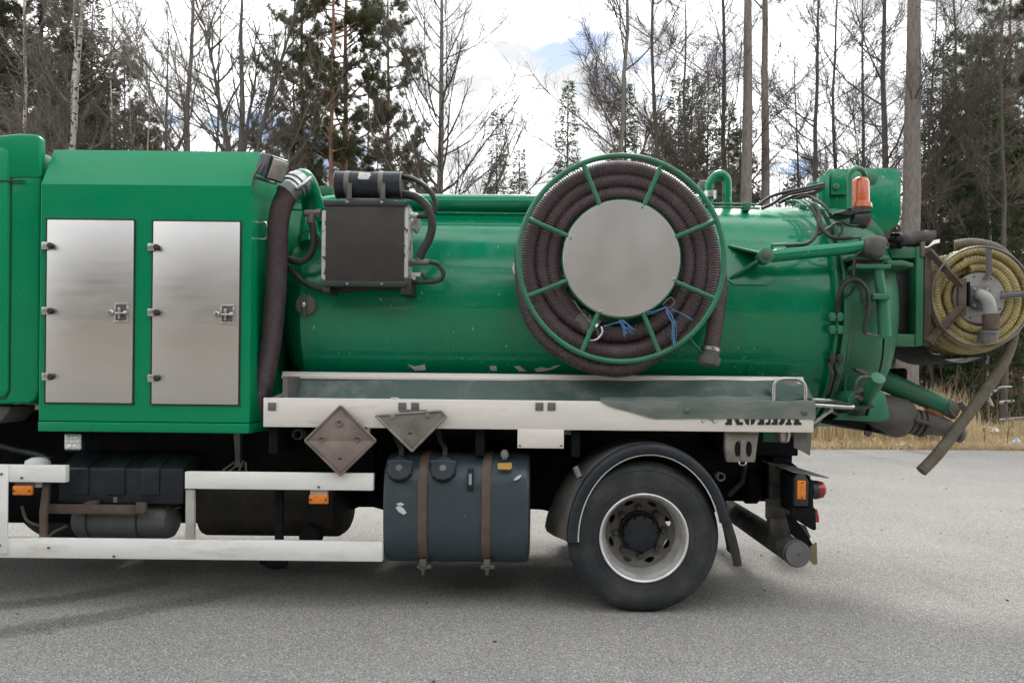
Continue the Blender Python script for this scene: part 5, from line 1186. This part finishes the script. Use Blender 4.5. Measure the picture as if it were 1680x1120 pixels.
# --- chassis
for y in (.82, 1.60): MB().box(-3.9, 1.85, y, y + .08, .64, 1.0).build('chassis_rail', CHASS, T, bevel=.008)
for y in (.78, 1.58): MB().box(-1.9, 2.0, y, y + .14, 1.0, 1.24).build('subframe_rail', CHASS, T, bevel=.008)
for x in (-3.3, -1.9, -.9, -.1, 1.5): MB().box(x - .06, x + .06, .86, 1.62, .7, .95).build('cross_member', CHASS, T, bevel=.006)
MB().box(-3.35, 1.9, 1.0, 1.5, .92, 1.2).build('subframe_deck', CHASS, T, bevel=.01)
for x in (-1.8, -1.2, -.4, .25, 1.3): MB().box(x - .03, x + .03, .06, .80, 1.04, 1.22).build('outrigger', CHASS, T, bevel=.006)
MB().box(-3.4, -2.0, .9, 1.65, .40, .70).build('gearbox', CHASS, T, bevel=.06)
MB().box(-5.3, -3.42, .55, 2.0, .45, 1.25).build('engine', CHASS, T, bevel=.08)
MB().box(-3.35, -1.25, 1.95, 2.40, .38, 1.2).build('far_side_light_block', CHASS, T, bevel=.02)  # unseen box, added to stop light coming through from the far side
MB().box(-1.2, 1.6, 2.0, 2.40, .72, 1.2).build('far_side_upper_block', CHASS, T, bevel=.02)  # unseen higher box, added to shut out light behind the chassis
MB().box(-3.42, -1.15, .53, .9, .95, 1.2).build('under_floor', CHASS, T)
MB().tube([Vector((-2.0, 1.25, .62)), Vector((.7, 1.25, .52))], .055, 14).build('drive_shaft', CHASS, T)
MB().box(-3.4, -1.2, .45, .52, .80, 1.18).build('side_valance', CHASS, T, bevel=.01)
ax2 = at(1057, 880.5, 0); WX, WZ = ax2.x, .507
q = MB().tube([Vector((WX, .3, WZ)), Vector((WX, .95, WZ)), Vector((WX, 1.05, WZ)), Vector((WX, 1.45, WZ)), Vector((WX, 1.55, WZ)), Vector((WX, 2.2, WZ))], [.075, .08, .2, .2, .08, .075], 20); q.build('rear_axle', CHASS, T)
q = MB().tube(smooth([Vector((WX - .75, .86, .62)), Vector((WX - .3, .86, .52)), Vector((WX + .3, .86, .52)), Vector((WX + .75, .86, .62))], 6), .05, 6, flat=(.8, 1)); q.build('leaf_spring', CHASS, T)
q = MB().pp([(895, 765), (905, 760), (935, 762), (940, 780), (920, 830), (905, 828)], .6, .75); q.build('spring_hanger', CHASS, T, bevel=.01)
MB().pb(868, 808, 905, 832, .6, .75).build('spring_eye', CHASS, T, bevel=.02)
MB().tube([at(1215, 700, .6), at(1222, 760, .5), at(1218, 790, .5), at(1195, 812, .5)], .02, 8).build('brake_hose', RUBB, T)
MB().lathe([(.001, -.02), (.10, -.02), (.12, .0), (.12, .08), (.10, .10), (.001, .12)], at(1240, 800, .75), (-1, 0, 0), 20).build('brake_chamber', CHASS, T)
MB().lathe([(.032, 0), (.032, .06), (.02, .06), (.02, .0)], at(1183, 782, .20), (0, 1, 0), 16, close=True).build('tube_stub', DIRTM, T)
MB().lathe([(m(8.5, .35), 0), (m(8.5, .35), .1), (m(7.2, .35), .1), (m(7.2, .35), 0)], at(487, 712.5, .35), (0, 1, 0), 24, close=True).build('pipe_stub', LGREY, T)
MB().box(-1.06, .25, .62, .78, .60, 1.0).build('valve_bracket', CHASS, T, bevel=.01)
# under-cabinet mess: ribbed battery cover, air tank, silencer, brackets
bx0, bx1 = at(96, 780, .17).x, at(301, 780, .17).x
def bprof(x, o=0.0): return [(.17 - o, at(200, 826, .17).z), (.17 - o, at(200, 768, .17).z), (.22 - o, at(200, 762, .22).z + o), (.34, at(200, 745, .34).z + o), (.70, at(200, 745, .34).z + .02 + o), (.70, at(200, 826, .17).z)]
bat = MB().xprism(bprof(0), bx0, bx1).build('battery_cover', PLAST, T, bevel=.012)
for a, b in ((116, 146), (175, 206), (232, 263)):
    xa, xb = at(a, 790, .17).x, at(b, 790, .17).x; pr = bprof(0, .014); pr[0] = (.156, at(200, 812, .17).z); pr[-1] = (.70, pr[0][1]); MB().xprism(pr, xa, xb).build('rib', PLAST, bat, bevel=.012)
MB().pb(186, 815, 192, 824, .160, .172).build('latch', DIRTM, bat)
ta, tb = at(110, 855, .22), at(278, 857, .22); tl = tb.x - ta.x
at_ = MB().lathe([(.001, 0), (.09, .008), (.125, .03), (.138, .06), (.138, tl - .08), (.125, tl - .035), (.08, tl - .008), (.001, tl)], Vector((ta.x, .34, ta.z)), (1, 0, 0), 36).build('air_tank', AIRT, T)
for a in (143, 225): MB().lathe([(.139, -.006), (.143, -.006), (.143, .006), (.139, .006)], Vector((at(a, 855, .22).x, .34, ta.z)), (1, 0, 0), 36, close=True).build('tank_strap', RUBB, at_)
MB().pb(77, 828, 236, 843, .12, .16).build('rusty_beam', RUST, T, bevel=.004)
MB().pb(222, 824, 239, 842, .105, .13).build('beam_clip', RUST, T, bevel=.004)
MB().pp([(70, 788), (80, 788), (78, 820), (75, 838), (75, 884), (64, 884), (64, 838), (67, 815)], .045, .075).build('bent_strut', RUST, T, bevel=.004)
MB().pp([(136, 826), (146, 821), (158, 821), (158, 829), (136, 829)], .13, .2).build('beam_lug', RUST, T)
MB().tube(hose([(110, 862, .25), (98, 868, .25), (88, 873, .25), (80, 880, .25)], 0), .010, 8).build('air_pipe', DIRTM, T)
MB().tube(hose([(36, 830, .2), (42, 850, .2), (52, 858, .2), (66, 862, .2)], 0), .010, 8).build('air_pipe', DIRTM, T)
MB().tube(hose([(296, 831, .3), (286, 836, .3), (282, 850, .3), (285, 860, .3)], 0), .008, 8).build('air_pipe', DIRTM, T)
MB().lathe([(.001, .05), (.04, .045), (.075, .025), (.08, 0), (.08, -.05), (.03, -.06)], at(62, 761, .2), (0, 0, 1), 24).build('white_cap', WHITE, T)
MB().tube(hose([(-20, 725, .3), (25, 738, .28), (60, 745, .26), (84, 755, .24)], 0), .022, 10).build('cable_duct', PLAST, T)
MB().pp([(383, 709), (394, 709), (393, 752), (396, 766), (384, 766), (386, 752)], .35, .40).build('strut', GREYM, T)
q = MB()
for a, b, c, d in ((365, 772, 384, 758), (372, 776, 390, 762), (392, 772, 400, 755), (404, 774, 403, 758)): q.tube([at(a, b, .34), at(c, d, .36)], .008, 6)
q.build('hose_bundle', GREYM, T)
MB().pb(346, 800, 408, 832, .40, .44).build('splash_plate', PLAST, T)
sx0, sx1 = at(322, 850, .30).x, at(548, 850, .30).x
si = []
for i in range(28):
    a = 2 * PI * i / 28; si.append((.62 + .34 * math.copysign(abs(math.cos(a)) ** .7, math.cos(a)), .64 + .245 * math.copysign(abs(math.sin(a)) ** .7, math.sin(a))))
MB().xprism(si, sx0, sx1).build('silencer', mat('sooty_silencer', (.020, .018, .016), .8, spec=.25, col2=(.012, .0115, .011), nscale=5, dust=(.045, .036, .028), dust_t=(.5, .8), dust_s=4), T, bevel=.02)
MB().lathe([(m(19, .26), 0), (m(19, .26), .03), (m(16, .26), .05), (m(16, .26), .08)], at(512, 877, .30), (0, -1, 0), 26).build('exhaust_outlet', CHASS, T)
MB().pb(451, 804, 463, 888, .12, .16).build('guard_strut', CHASS, T)
MB().tube([at(430, 915, .3), at(447, 925, .3), at(470, 924, .3)], .035, 10).build('drain_plug', CHASS, T)

# --- white side guards
gd = MB().pb(-140, 762, 107, 790, .0, .05); gu = gd.build('upper_guard_bar', WHITE, T, bevel=.005)
MB().pb(303, 775, 612, 803, .0, .05).build('middle_guard_bar', WHITE, T, bevel=.005)
MB().pb(-140, 885, 627, 917, .0, .05).build('lower_guard_bar', WHITE, T, bevel=.005)
MB().pb(-20, 763, 12, 908, -.012, -.001).build('guard_joint_plate', WHITE, T, bevel=.003)
for a, b in ((3, 777), (0, 894), (36, 783.5), (523, 798.5), (80, 898), (187, 912)): bolt(MB(), at(a, b, -.012 if a < 12 else 0), .009).build('bolt', GREYM, gu)
MB().pb(304, 803, 318, 886, .012, .045).build('guard_post', WPOST, T, bevel=.003)
MB().pb(509, 803, 537, 812, .02, .05).build('lamp_bracket', WPOST, T)
MB().pb(24, 790, 55, 798, .02, .05).build('lamp_bracket', DIRTM, T); MB().pb(57, 790, 68, 799, .03, .06).build('lamp_bracket', LGREY, T)
for a, b in ((35.5, 804.5), (522, 819)):
    l_ = MB().pb(a - 15.5, b - 7.5, a + 15.5, b + 7.5, .0, .03).build('side_marker_lamp', AMBER, T, bevel=.007)
    for s in (-1, 1): MB().lathe([(.0075, 0), (.0075, .003)], at(a + 12.5 * s, b + .5, .0), (0, -1, 0), 8).build('screw', BLACK, l_)
MB().pb(539, 806, 552, 815, .3, .34).build('silencer_bracket', CHASS, T)
MB().tube(hose([(553, 812, .8), (575, 822, .8), (600, 816, .8), (640, 826, .8)], 0), .06, 10).build('brake_pipe_bundle', CHASS, T)

# --- fuel tank
fx0, fx1 = at(630, 840, .03).x, at(866, 842, .03).x; ft0, ft1 = .285, 1.045; fc, fh = (ft0 + ft1) / 2, (ft1 - ft0) / 2
def fprof(o=0.0, n=40):
    res = []
    for i in range(n):
        a = 2 * PI * i / n; cx, sz = math.cos(a), math.sin(a)
        res.append((.34 + (.33 + o) * math.copysign(abs(cx) ** .62, cx), fc + (fh + o) * math.copysign(abs(sz) ** .62, sz)))
    return res
v = []; f = []; secs = [(fx0 - .012, -.06), (fx0 - .004, -.012), (fx0 + .012, 0.0), (fx1 - .012, 0.0), (fx1 + .004, -.012), (fx1 + .012, -.06)]
for x, o in secs: v += [(x, y, z) for y, z in fprof(o)]
for i in range(len(secs) - 1): f += [(i * 40 + j, i * 40 + (j + 1) % 40, (i + 1) * 40 + (j + 1) % 40, (i + 1) * 40 + j) for j in range(40)]
f += [tuple(range(39, -1, -1)), tuple((len(secs) - 1) * 40 + j for j in range(40))]
fu = MB().add(v, f).build('fuel_tank', TANKB, T)
for a in (692.5, 797):
    c_ = at(a, 840, .0).x; v = []; n = 60
    for x in (c_ - .029, c_ + .029): 
        for o in (.001, .008): v += [(x, y, z) for y, z in fprof(o, n)]
    f = []
    for j in range(n):
        k = (j + 1) % n; f += [(j, k, 2 * n + k, 2 * n + j), (n + j, 3 * n + j, 3 * n + k, n + k), (j, n + j, n + k, k), (2 * n + j, 2 * n + k, 3 * n + k, 3 * n + j)]
    sp_ = MB().add(v, f).build('tank_strap', STRAP, fu)
    p = at(a + 2, 921, .08); q = MB().box(p.x - .022, p.x + .022, p.y - .03, p.y + .05, p.z - .03, p.z + .02); q.tube([p + Vector((0, 0, -.09)), p + Vector((0, 0, .01))], .011, 8); q.lathe([(.022, 0), (.022, .02)], p + Vector((0, 0, -.06)), (0, 0, 1), 6); q.pb(a - 8, 927, a + 14, 933, .06, .12); q.build('strap_tensioner', DIRTM, fu, bevel=.003)
cdir = Vector((0, -.87, .5)).normalized()
for a in (655.5, 727):
    c_ = at(a, 769, .03); q = MB().box(c_.x - .088, c_.x + .088, .035, .20, c_.z - .10, c_.z + .06); q.build('filler_recess', TANKB, fu, bevel=.012)
    pr = []; n = 48; mb = MB()
    secs = [(.075, -.05), (.08, -.02), (.089, -.012), (.089, .022), (.082, .03), (.03, .033), (.001, .033)]
    k0 = len(mb.v); mb.lathe(secs, c_ - cdir * .012, cdir, 48)
    for i in range(2 * 48, 5 * 48):
        if i % 4 in (0, 1):
            p = Vector(mb.v[i]); ax3 = c_ - cdir * .012; rel = p - ax3; along_ = cdir * rel.dot(cdir); mb.v[i] = tuple(ax3 + along_ + (rel - along_) * .955)
    cp = mb.build('filler_cap', PLAST, fu)
    MB().lathe([(.022, .033), (.022, .036), (.014, .037)], c_ - cdir * .012, cdir, 16).build('cap_lock', GREYM, fu)
    MB().tube(hose([(a + 2, 748, .12), (a + 3, 736, .2), (a - 4, 722, .3), (a - 8, 706, .4)], 0), .018, 8).build('breather_pipe', GREYM, fu)
MB().pb(766.5, 768, 777, 805, .0, .03).build('level_gauge', PLAST, fu, bevel=.004)
MB().pb(769, 777, 774, 795, -.003, .004).build('gauge_glass', LGREY, fu)
MB().pp([(816, 760), (839, 759), (840, 767), (836, 770), (817, 769)], -.0, .03).build('yellow_label', YTAG, fu)
MB().lathe([(.018, 0), (.018, .02), (.028, .022), (.028, .04), (.02, .06)], at(828, 752, .12), (0, -.4, .9), 12).build('breather_valve', LGREY, fu)
for poly in ([(650, 826), (657, 824), (663, 827), (661, 829), (653, 828.5)], [(649, 832), (655, 829), (662, 834), (667, 841), (662, 844), (654, 839)], [(842, 787), (850, 780), (856, 779), (853, 784), (846, 788)]):
    MB().pp(poly, .003, .02).build('torn_sticker', STICK, fu)

# --- wheels
def wheel(parent, x, y, outer=True):
    """rear wheel pair; y is the outer face of the outer tyre"""
    o = Vector((x, y, WZ)); RT = .513; W = .275
    prof = [(.285, .03), (.30, .008), (.335, .004), (.37, -.004), (.41, -.008), (.45, -.004), (.475, .008), (.49, .022), (.498, .04), (.508, .05), (RT, .062), (RT, .082), (RT - .014, .083), (RT - .014, .092), (RT, .093), (RT, .132), (RT - .014, .133), (RT - .014, .142), (RT, .143), (RT, .182), (RT - .014, .183), (RT - .014, .192), (RT, .193), (RT, .213), (.508, .225), (.49, .25), (.45, .279), (.40, .282), (.33, .27), (.285, .245)]
    mb = MB().lathe(prof, o, (0, 1, 0), 96, close=True)
    # sipes on the shoulder and a flattened foot
    n = 96
    for i in range(len(mb.v)):
        p = Vector(mb.v[i])
        if p.z < 0.004: p.z = 0.004
        mb.v[i] = tuple(p)
    ty_ = mb.build('tyre', TYRE, parent, sharp=28)
    q = MB()
    for r, yy in ((.448, -.0035), (.335, .0035), (.39, -.0055)): q.lathe([(r - .003, yy + .004), (r - .001, yy - .001), (r + .001, yy - .001), (r + .003, yy + .004)], o, (0, 1, 0), 96)
    # ribs on the sidewall as thin raised rings
    q = MB()
    for r, yy in ((.452, -.004), (.345, .0015)): q.tube([o + Vector((r * math.cos(2 * PI * i / 96), yy, r * math.sin(2 * PI * i / 96))) for i in range(96)], .0028, 5, closed=True)
    q.build('sidewall_rib', TYRE, ty_)
    rim = MB().lathe([(.288, .012), (.300, .002), (.300, -.004), (.293, -.008), (.284, -.002), (.279, .012), (.276, .04), (.268, .052), (.262, .075), (.262, .10), (.252, .13), (.245, .17), (.243, .20), (.243, .24), (.25, .245), (.258, .2), (.262, .14), (.272, .1), (.272, .06), (.284, .04)], o, (0, 1, 0), 72, close=True).build('rim', RIM, parent, sharp=30)
    # disc with hand holes
    rr_ = [(.246, .185), (.236, .215), (.226, .226), (.218, .233), (.210, .239), (.203, .244), (.196, .248), (.185, .253), (.17, .256), (.12, .256), (.06, .256)]
    nn = 96; v = []; f = []
    for r, yy in rr_: v += [o + Vector((r * math.cos(2 * PI * j / nn), yy, r * math.sin(2 * PI * j / nn))) for j in range(nn)]
    for i in range(len(rr_) - 1):
        for j in range(nn):
            s = (j % 12)
            if (i in (3, 4) and s in (3, 4, 5, 6, 7)) or (i in (2, 5) and s in (4, 5, 6)): continue
            f.append((i * nn + j, i * nn + (j + 1) % nn, (i + 1) * nn + (j + 1) % nn, (i + 1) * nn + j))
    dsc = MB().add(v, f).build('wheel_disc', DISC, parent, sharp=40)
    hub = MB().lathe([(.001, .135), (.05, .137), (.098, .142), (.118, .15), (.126, .165), (.128, .22), (.145, .228), (.145, .256)], o, (0, 1, 0), 40).build('hub', PLAST, parent)
    q = MB().lathe([(.001, -.004), (.012, -.004), (.014, 0)], o + Vector((0, .135, 0)), (0, 1, 0), 12); q.build('hub_centre', RUBB, hub)
    for k in range(10): 
        a = 2 * PI * k / 10 + .1; bolt(MB(), o + Vector((.112 * math.cos(a), .15, .112 * math.sin(a))), .008, h=.008).build('hub_screw', CHASS, hub)
    for k in range(8):
        a = 2 * PI * k / 8 + .05; p = o + Vector((.168 * math.cos(a), .256, .168 * math.sin(a)))
        MB().lathe([(.028, 0), (.028, .006), (.023, .008), (.022, .034), (.015, .04), (.013, .055)], p, (0, -1, 0), 8).build('wheel_nut', NUT, dsc)
NUT = mat('brown_nuts', (.15, .12, .10), .7, .2, col2=(.09, .075, .065), nscale=30)
RIM = mat('wheel_rim_silver', (.66, .65, .63), .40, .45, col2=(.52, .51, .49), nscale=9, dust=(.24, .21, .17), dust_t=(.5, .85), dust_s=7)
DISC = mat('wheel_disc_grey', (.22, .215, .205), .6, .2, col2=(.16, .155, .145), nscale=8, dust=(.28, .25, .21), dust_t=(.5, .85), dust_s=8)
wheel(T, WX, .012)
mb = MB().lathe([(.285, .03), (.41, -.008), (.475, .008), (.498, .04), (.513, .062), (.513, .213), (.49, .25), (.40, .282), (.285, .245)], Vector((WX, .355, WZ)), (0, 1, 0), 64, close=True)
mb.v = [(x, y, max(.004, z)) for x, y, z in mb.v]; inn = mb.build('inner_tyre', TYRE, T)
for yy in (1.86, 2.20):
    mb = MB().lathe([(.28, .03), (.41, -.008), (.475, .008), (.498, .04), (.513, .062), (.513, .213), (.49, .25), (.40, .282), (.28, .245)], Vector((WX, yy, WZ)), (0, 1, 0), 64, close=True); mb.v = [(x, y, max(.004, z)) for x, y, z in mb.v]; mb.build('far_tyre', TYRE, T)
    MB().lathe([(.001, .1), (.28, .1), (.28, .18), (.001, .18)], Vector((WX, yy, WZ)), (0, 1, 0), 40).build('far_rim', DISC, T)
wheel(T, -4.55, .05)
mb = MB().lathe([(.28, .03), (.41, -.008), (.475, .008), (.498, .04), (.513, .062), (.513, .213), (.49, .25), (.40, .282), (.28, .245)], Vector((-4.55, 2.15, WZ)), (0, 1, 0), 64, close=True); mb.v = [(x, y, max(.004, z)) for x, y, z in mb.v]; mb.build('far_tyre', TYRE, T)

# --- rear mudguard
MC = at(1066, 886, -.03)
def arc(a, rx, rz, y, ox=0.0, oz=0.0): return Vector((MC.x + ox + rx * math.cos(a), y, MC.z + oz + rz * math.sin(a)))
rx, rz = m(134.5), m(157)
gr = []
for i in range(49):
    t = i / 48; a = R(182) - R(170) * t; lf = max(0, (a - PI / 2) / (PI / 2)) ** 1.5
    e = lambda o, y, dx=0.0: arc(a, rx + o, rz + o, y, dx)
    gr.append([e(-.070, -.005), e(-.066, -.022), e(-.055, -.028), e(-.012, -.026), e(.0, -.012), e(.005, .03), e(.004 + .08 * lf, .22, 0), e(.0 + .13 * lf, .40), e(-.01 + .15 * lf, .60)])
mg = MB().sheet([r_[:6] for r_ in gr]).build('mudguard', PLAST, T, sharp=60)
MB().sheet([r_[5:] for r_ in gr]).build('dust_and_sky_skirt', DIRTM, mg, sharp=60)  # grey colour holds both dust and the sky reflected on the flank
MB().tube([arc(R(182) - R(170) * i / 60, rx - .073, rz - .073, -.006) for i in range(61)], .0055, 6).build('white_trim', WHITE, mg)
q = MB().sheet([[arc(R(182) - R(170) * i / 48, rx - .012 + .09 * max(0, (R(182) - R(170) * i / 48 - PI / 2) / (PI / 2)) ** 1.5 * (j / 3), rz - .012, .02 + j * .19) for j in range(4)] for i in range(49)]); q.build('inner_liner', CHASS, mg)
MB().tube([at(944, 766, .05), at(951, 783, .02)], .022, 10).build('mudguard_stay', GREYM, mg)
mf = []
for i in range(9):
    t = i / 8; mf.append([(at(1181 + 18 * t + 5 * math.sin(t * 2.2), 850 + 62 * t, .04).x + dx * (1 - .15 * t), .04 + y, at(1185, 850 + 78 * t, .04).z - .0 + .02 * dx) for dx, y in ((.0, 0), (.035, -.01), (.07, 0), (.09, .12), (.09, .5))])
MB().sheet(mf).build('mudflap', RUBB, T)

# --- rear bumper bar, lamp board
bb = at(1309, 909, .0); br_ = m(21.3)
RUNDER = mat('grimy_underrun', (.050, .047, .043), .8, col2=(.022, .021, .020), nscale=5, namt=2.2, dust=(.13, .12, .105), dust_t=(.5, .72), dust_s=4)
bar = MB().lathe([(.001, -.004), (br_ * .9, -.004), (br_, .003), (br_, 2.42), (.001, 2.42)], bb, (0, 1, 0), 36).build('underrun_bar', RUNDER, T)
MB().lathe([(.001, -.0065), (br_ * .93, -.0065), (br_ * .95, -.003), (.001, -.003)], bb, (0, 1, 0), 36).build('end_disc', GREYM, bar)
MB().lathe([(.011, -.009), (.011, .0), (.004, .004)], bb, (0, 1, 0), 10).build('end_bolt', RUST, bar)
MB().lathe([(br_ + .001, .012), (br_ + .003, .012), (br_ + .003, .035), (br_ + .001, .035)], bb, (0, 1, 0), 36, close=True).build('end_ring', GREYM, bar)
for y in (.42, 1.9):
    q = MB().pp([(1262, 762), (1292, 762), (1300, 800), (1304, 830), (1298, 880), (1268, 880), (1262, 830)], y, y + .05); q.build('bar_hanger', CHASS if y > 1 else RUNDER, bar, bevel=.006)
q = MB().pb(1256, 818, 1298, 850, .405, .418); q.build('hanger_plate', RUNDER, bar, bevel=.004)
MB().pp([(1262, 850), (1290, 850), (1296, 872), (1266, 884)], .36, .44).build('hanger_foot', RUNDER, bar, bevel=.006)
MB().pp([(1290, 842), (1305, 850), (1326, 880), (1336, 897), (1330, 900), (1300, 878)], .25, .27).build('stay_plate', CHASS, bar)
for a in (1263, 1278, 1293): MB().lathe([(.010, 0), (.010, .004)], at(a, 825, .405), (0, -1, 0), 10).build('plate_hole', BLACK, bar)
lb0 = at(1318, 781, .05)
MB().box(lb0.x - .04, lb0.x + .06, .08, 2.45, lb0.z - .26, lb0.z).build('lamp_board', CHASS, T, bevel=.006)
tpz = at(1345, 783, .05).z
MB().add([(at(1306, 775, .05).x - .02, .06, tpz + .03), (at(1359, 784, .05).x, .04, tpz - .005), (at(1359, 784, .05).x, 1.3, tpz - .005), (at(1306, 775, .05).x - .02, 1.3, tpz + .035), (at(1306, 775, .05).x - .02, .06, tpz + .038), (at(1359, 784, .05).x, .04, tpz + .003), (at(1359, 784, .05).x, 1.3, tpz + .003), (at(1306, 775, .05).x - .02, 1.3, tpz + .043)], [(0, 1, 2, 3), (7, 6, 5, 4), (0, 4, 5, 1), (1, 5, 6, 2), (2, 6, 7, 3), (3, 7, 4, 0)]).build('lamp_board_cover', GREYM, T, bevel=.002)
ep = MB().pp([(1304, 786), (1309, 778), (1320, 778), (1327, 790), (1326, 830), (1304, 830)], .02, .06).build('lamp_end_plate', BLACK, T, bevel=.004)
MB().pb(1308.5, 788, 1322.5, 819, .005, .022).build('marker_lamp', AMBER, ep, bevel=.006)
for b in (791.5, 816): MB().lathe([(.006, 0), (.006, .003)], at(1316, b, .005), (0, -1, 0), 8).build('screw', BLACK, ep)
MB().pp([(1326, 790), (1333, 786), (1335, 832), (1338, 834), (1339.5, 868), (1335, 870), (1300, 848), (1301, 832), (1326, 831)], .04, .10).build('lamp_side_plate', CHASS, T, bevel=.004)
tl_ = MB().lathe([(.001, .075), (.03, .07), (.055, .05), (.062, .02), (.062, 0), (.05, -.03), (.001, -.04)], at(1337, 803, .12), (1, 0, 0), 28).build('tail_lamp', RED, T)
MB().lathe([(.064, -.03), (.064, .008), (.05, .008)], at(1337, 803, .12), (1, 0, 0), 28).build('lamp_body', BLACK, tl_)
MB().tube([at(1336, 836, .06), at(1339, 848, .06), at(1339, 856, .06)], .02, 10, flat=(.5, 1)).build('lower_reflector', RED, T)
MB().pp([(1303, 706), (1332, 706), (1329, 747), (1316, 740), (1303, 734)], .08, .095).build('splash_flap', GREYM, T)
MB().pp([(1190, 706), (1246, 706), (1243, 725), (1239, 758), (1193, 758), (1190, 735)], .04, .10).build('lashing_bracket', PLAC2, T, bevel=.006)
for a in (1210, 1228.5): MB().lathe([(.001, 0), (.020, 0), (.020, .004)], Vector(), (0, -1, 0), 18).xform(Matrix.Translation(at(a, 736, .04)) @ Matrix.Diagonal((1, 1, 2.6, 1))).build('bracket_hole', CHASS, T)
q = MB().pb(1215, 720, 1224, 756, .030, .045); q.build('bracket_rib', PLAC2, T, bevel=.004)
MB().tube(smooth([at(1213, 757, .04), at(1214, 762, .03), at(1222, 762, .03), at(1224, 757, .04)], 4), .005, 6).build('shackle', STEEL, T)
MB().pb(1252, 704, 1278, 725, .2, .4).build('green_bracket', GREEND, T, bevel=.01)
MB().lathe([(.045, 0), (.05, -.03), (.04, -.075), (.02, -.085)], at(1285, 706, .2), (0, 0, 1), 20).build('number_lamp', LENS, T)
MB().pb(1300, 706, 1318, 717, .1, .14).build('rail_end_block', DIRTM, T, bevel=.004)
q = MB().pp([(1302, 855), (1322, 862), (1330, 880), (1327, 886), (1306, 872)], .35, .36); q.build('bent_plate', RUST, T)
MB().pp([(1330, 897), (1340, 890), (1341, 925), (1335, 926), (1328, 918)], .10, .12).build('rusty_tab', mat('yellowed_tab', (.19, .16, .08), .8), T)
MB().pb(1228, 740, 1300, 790, .85, 1.7).build('rear_cross_beam', CHASS, T, bevel=.01)
MB().pp([(1268, 750), (1292, 752), (1320, 775), (1306, 800), (1262, 790)], .7, .9).build('tow_housing', CHASS, T, bevel=.01)
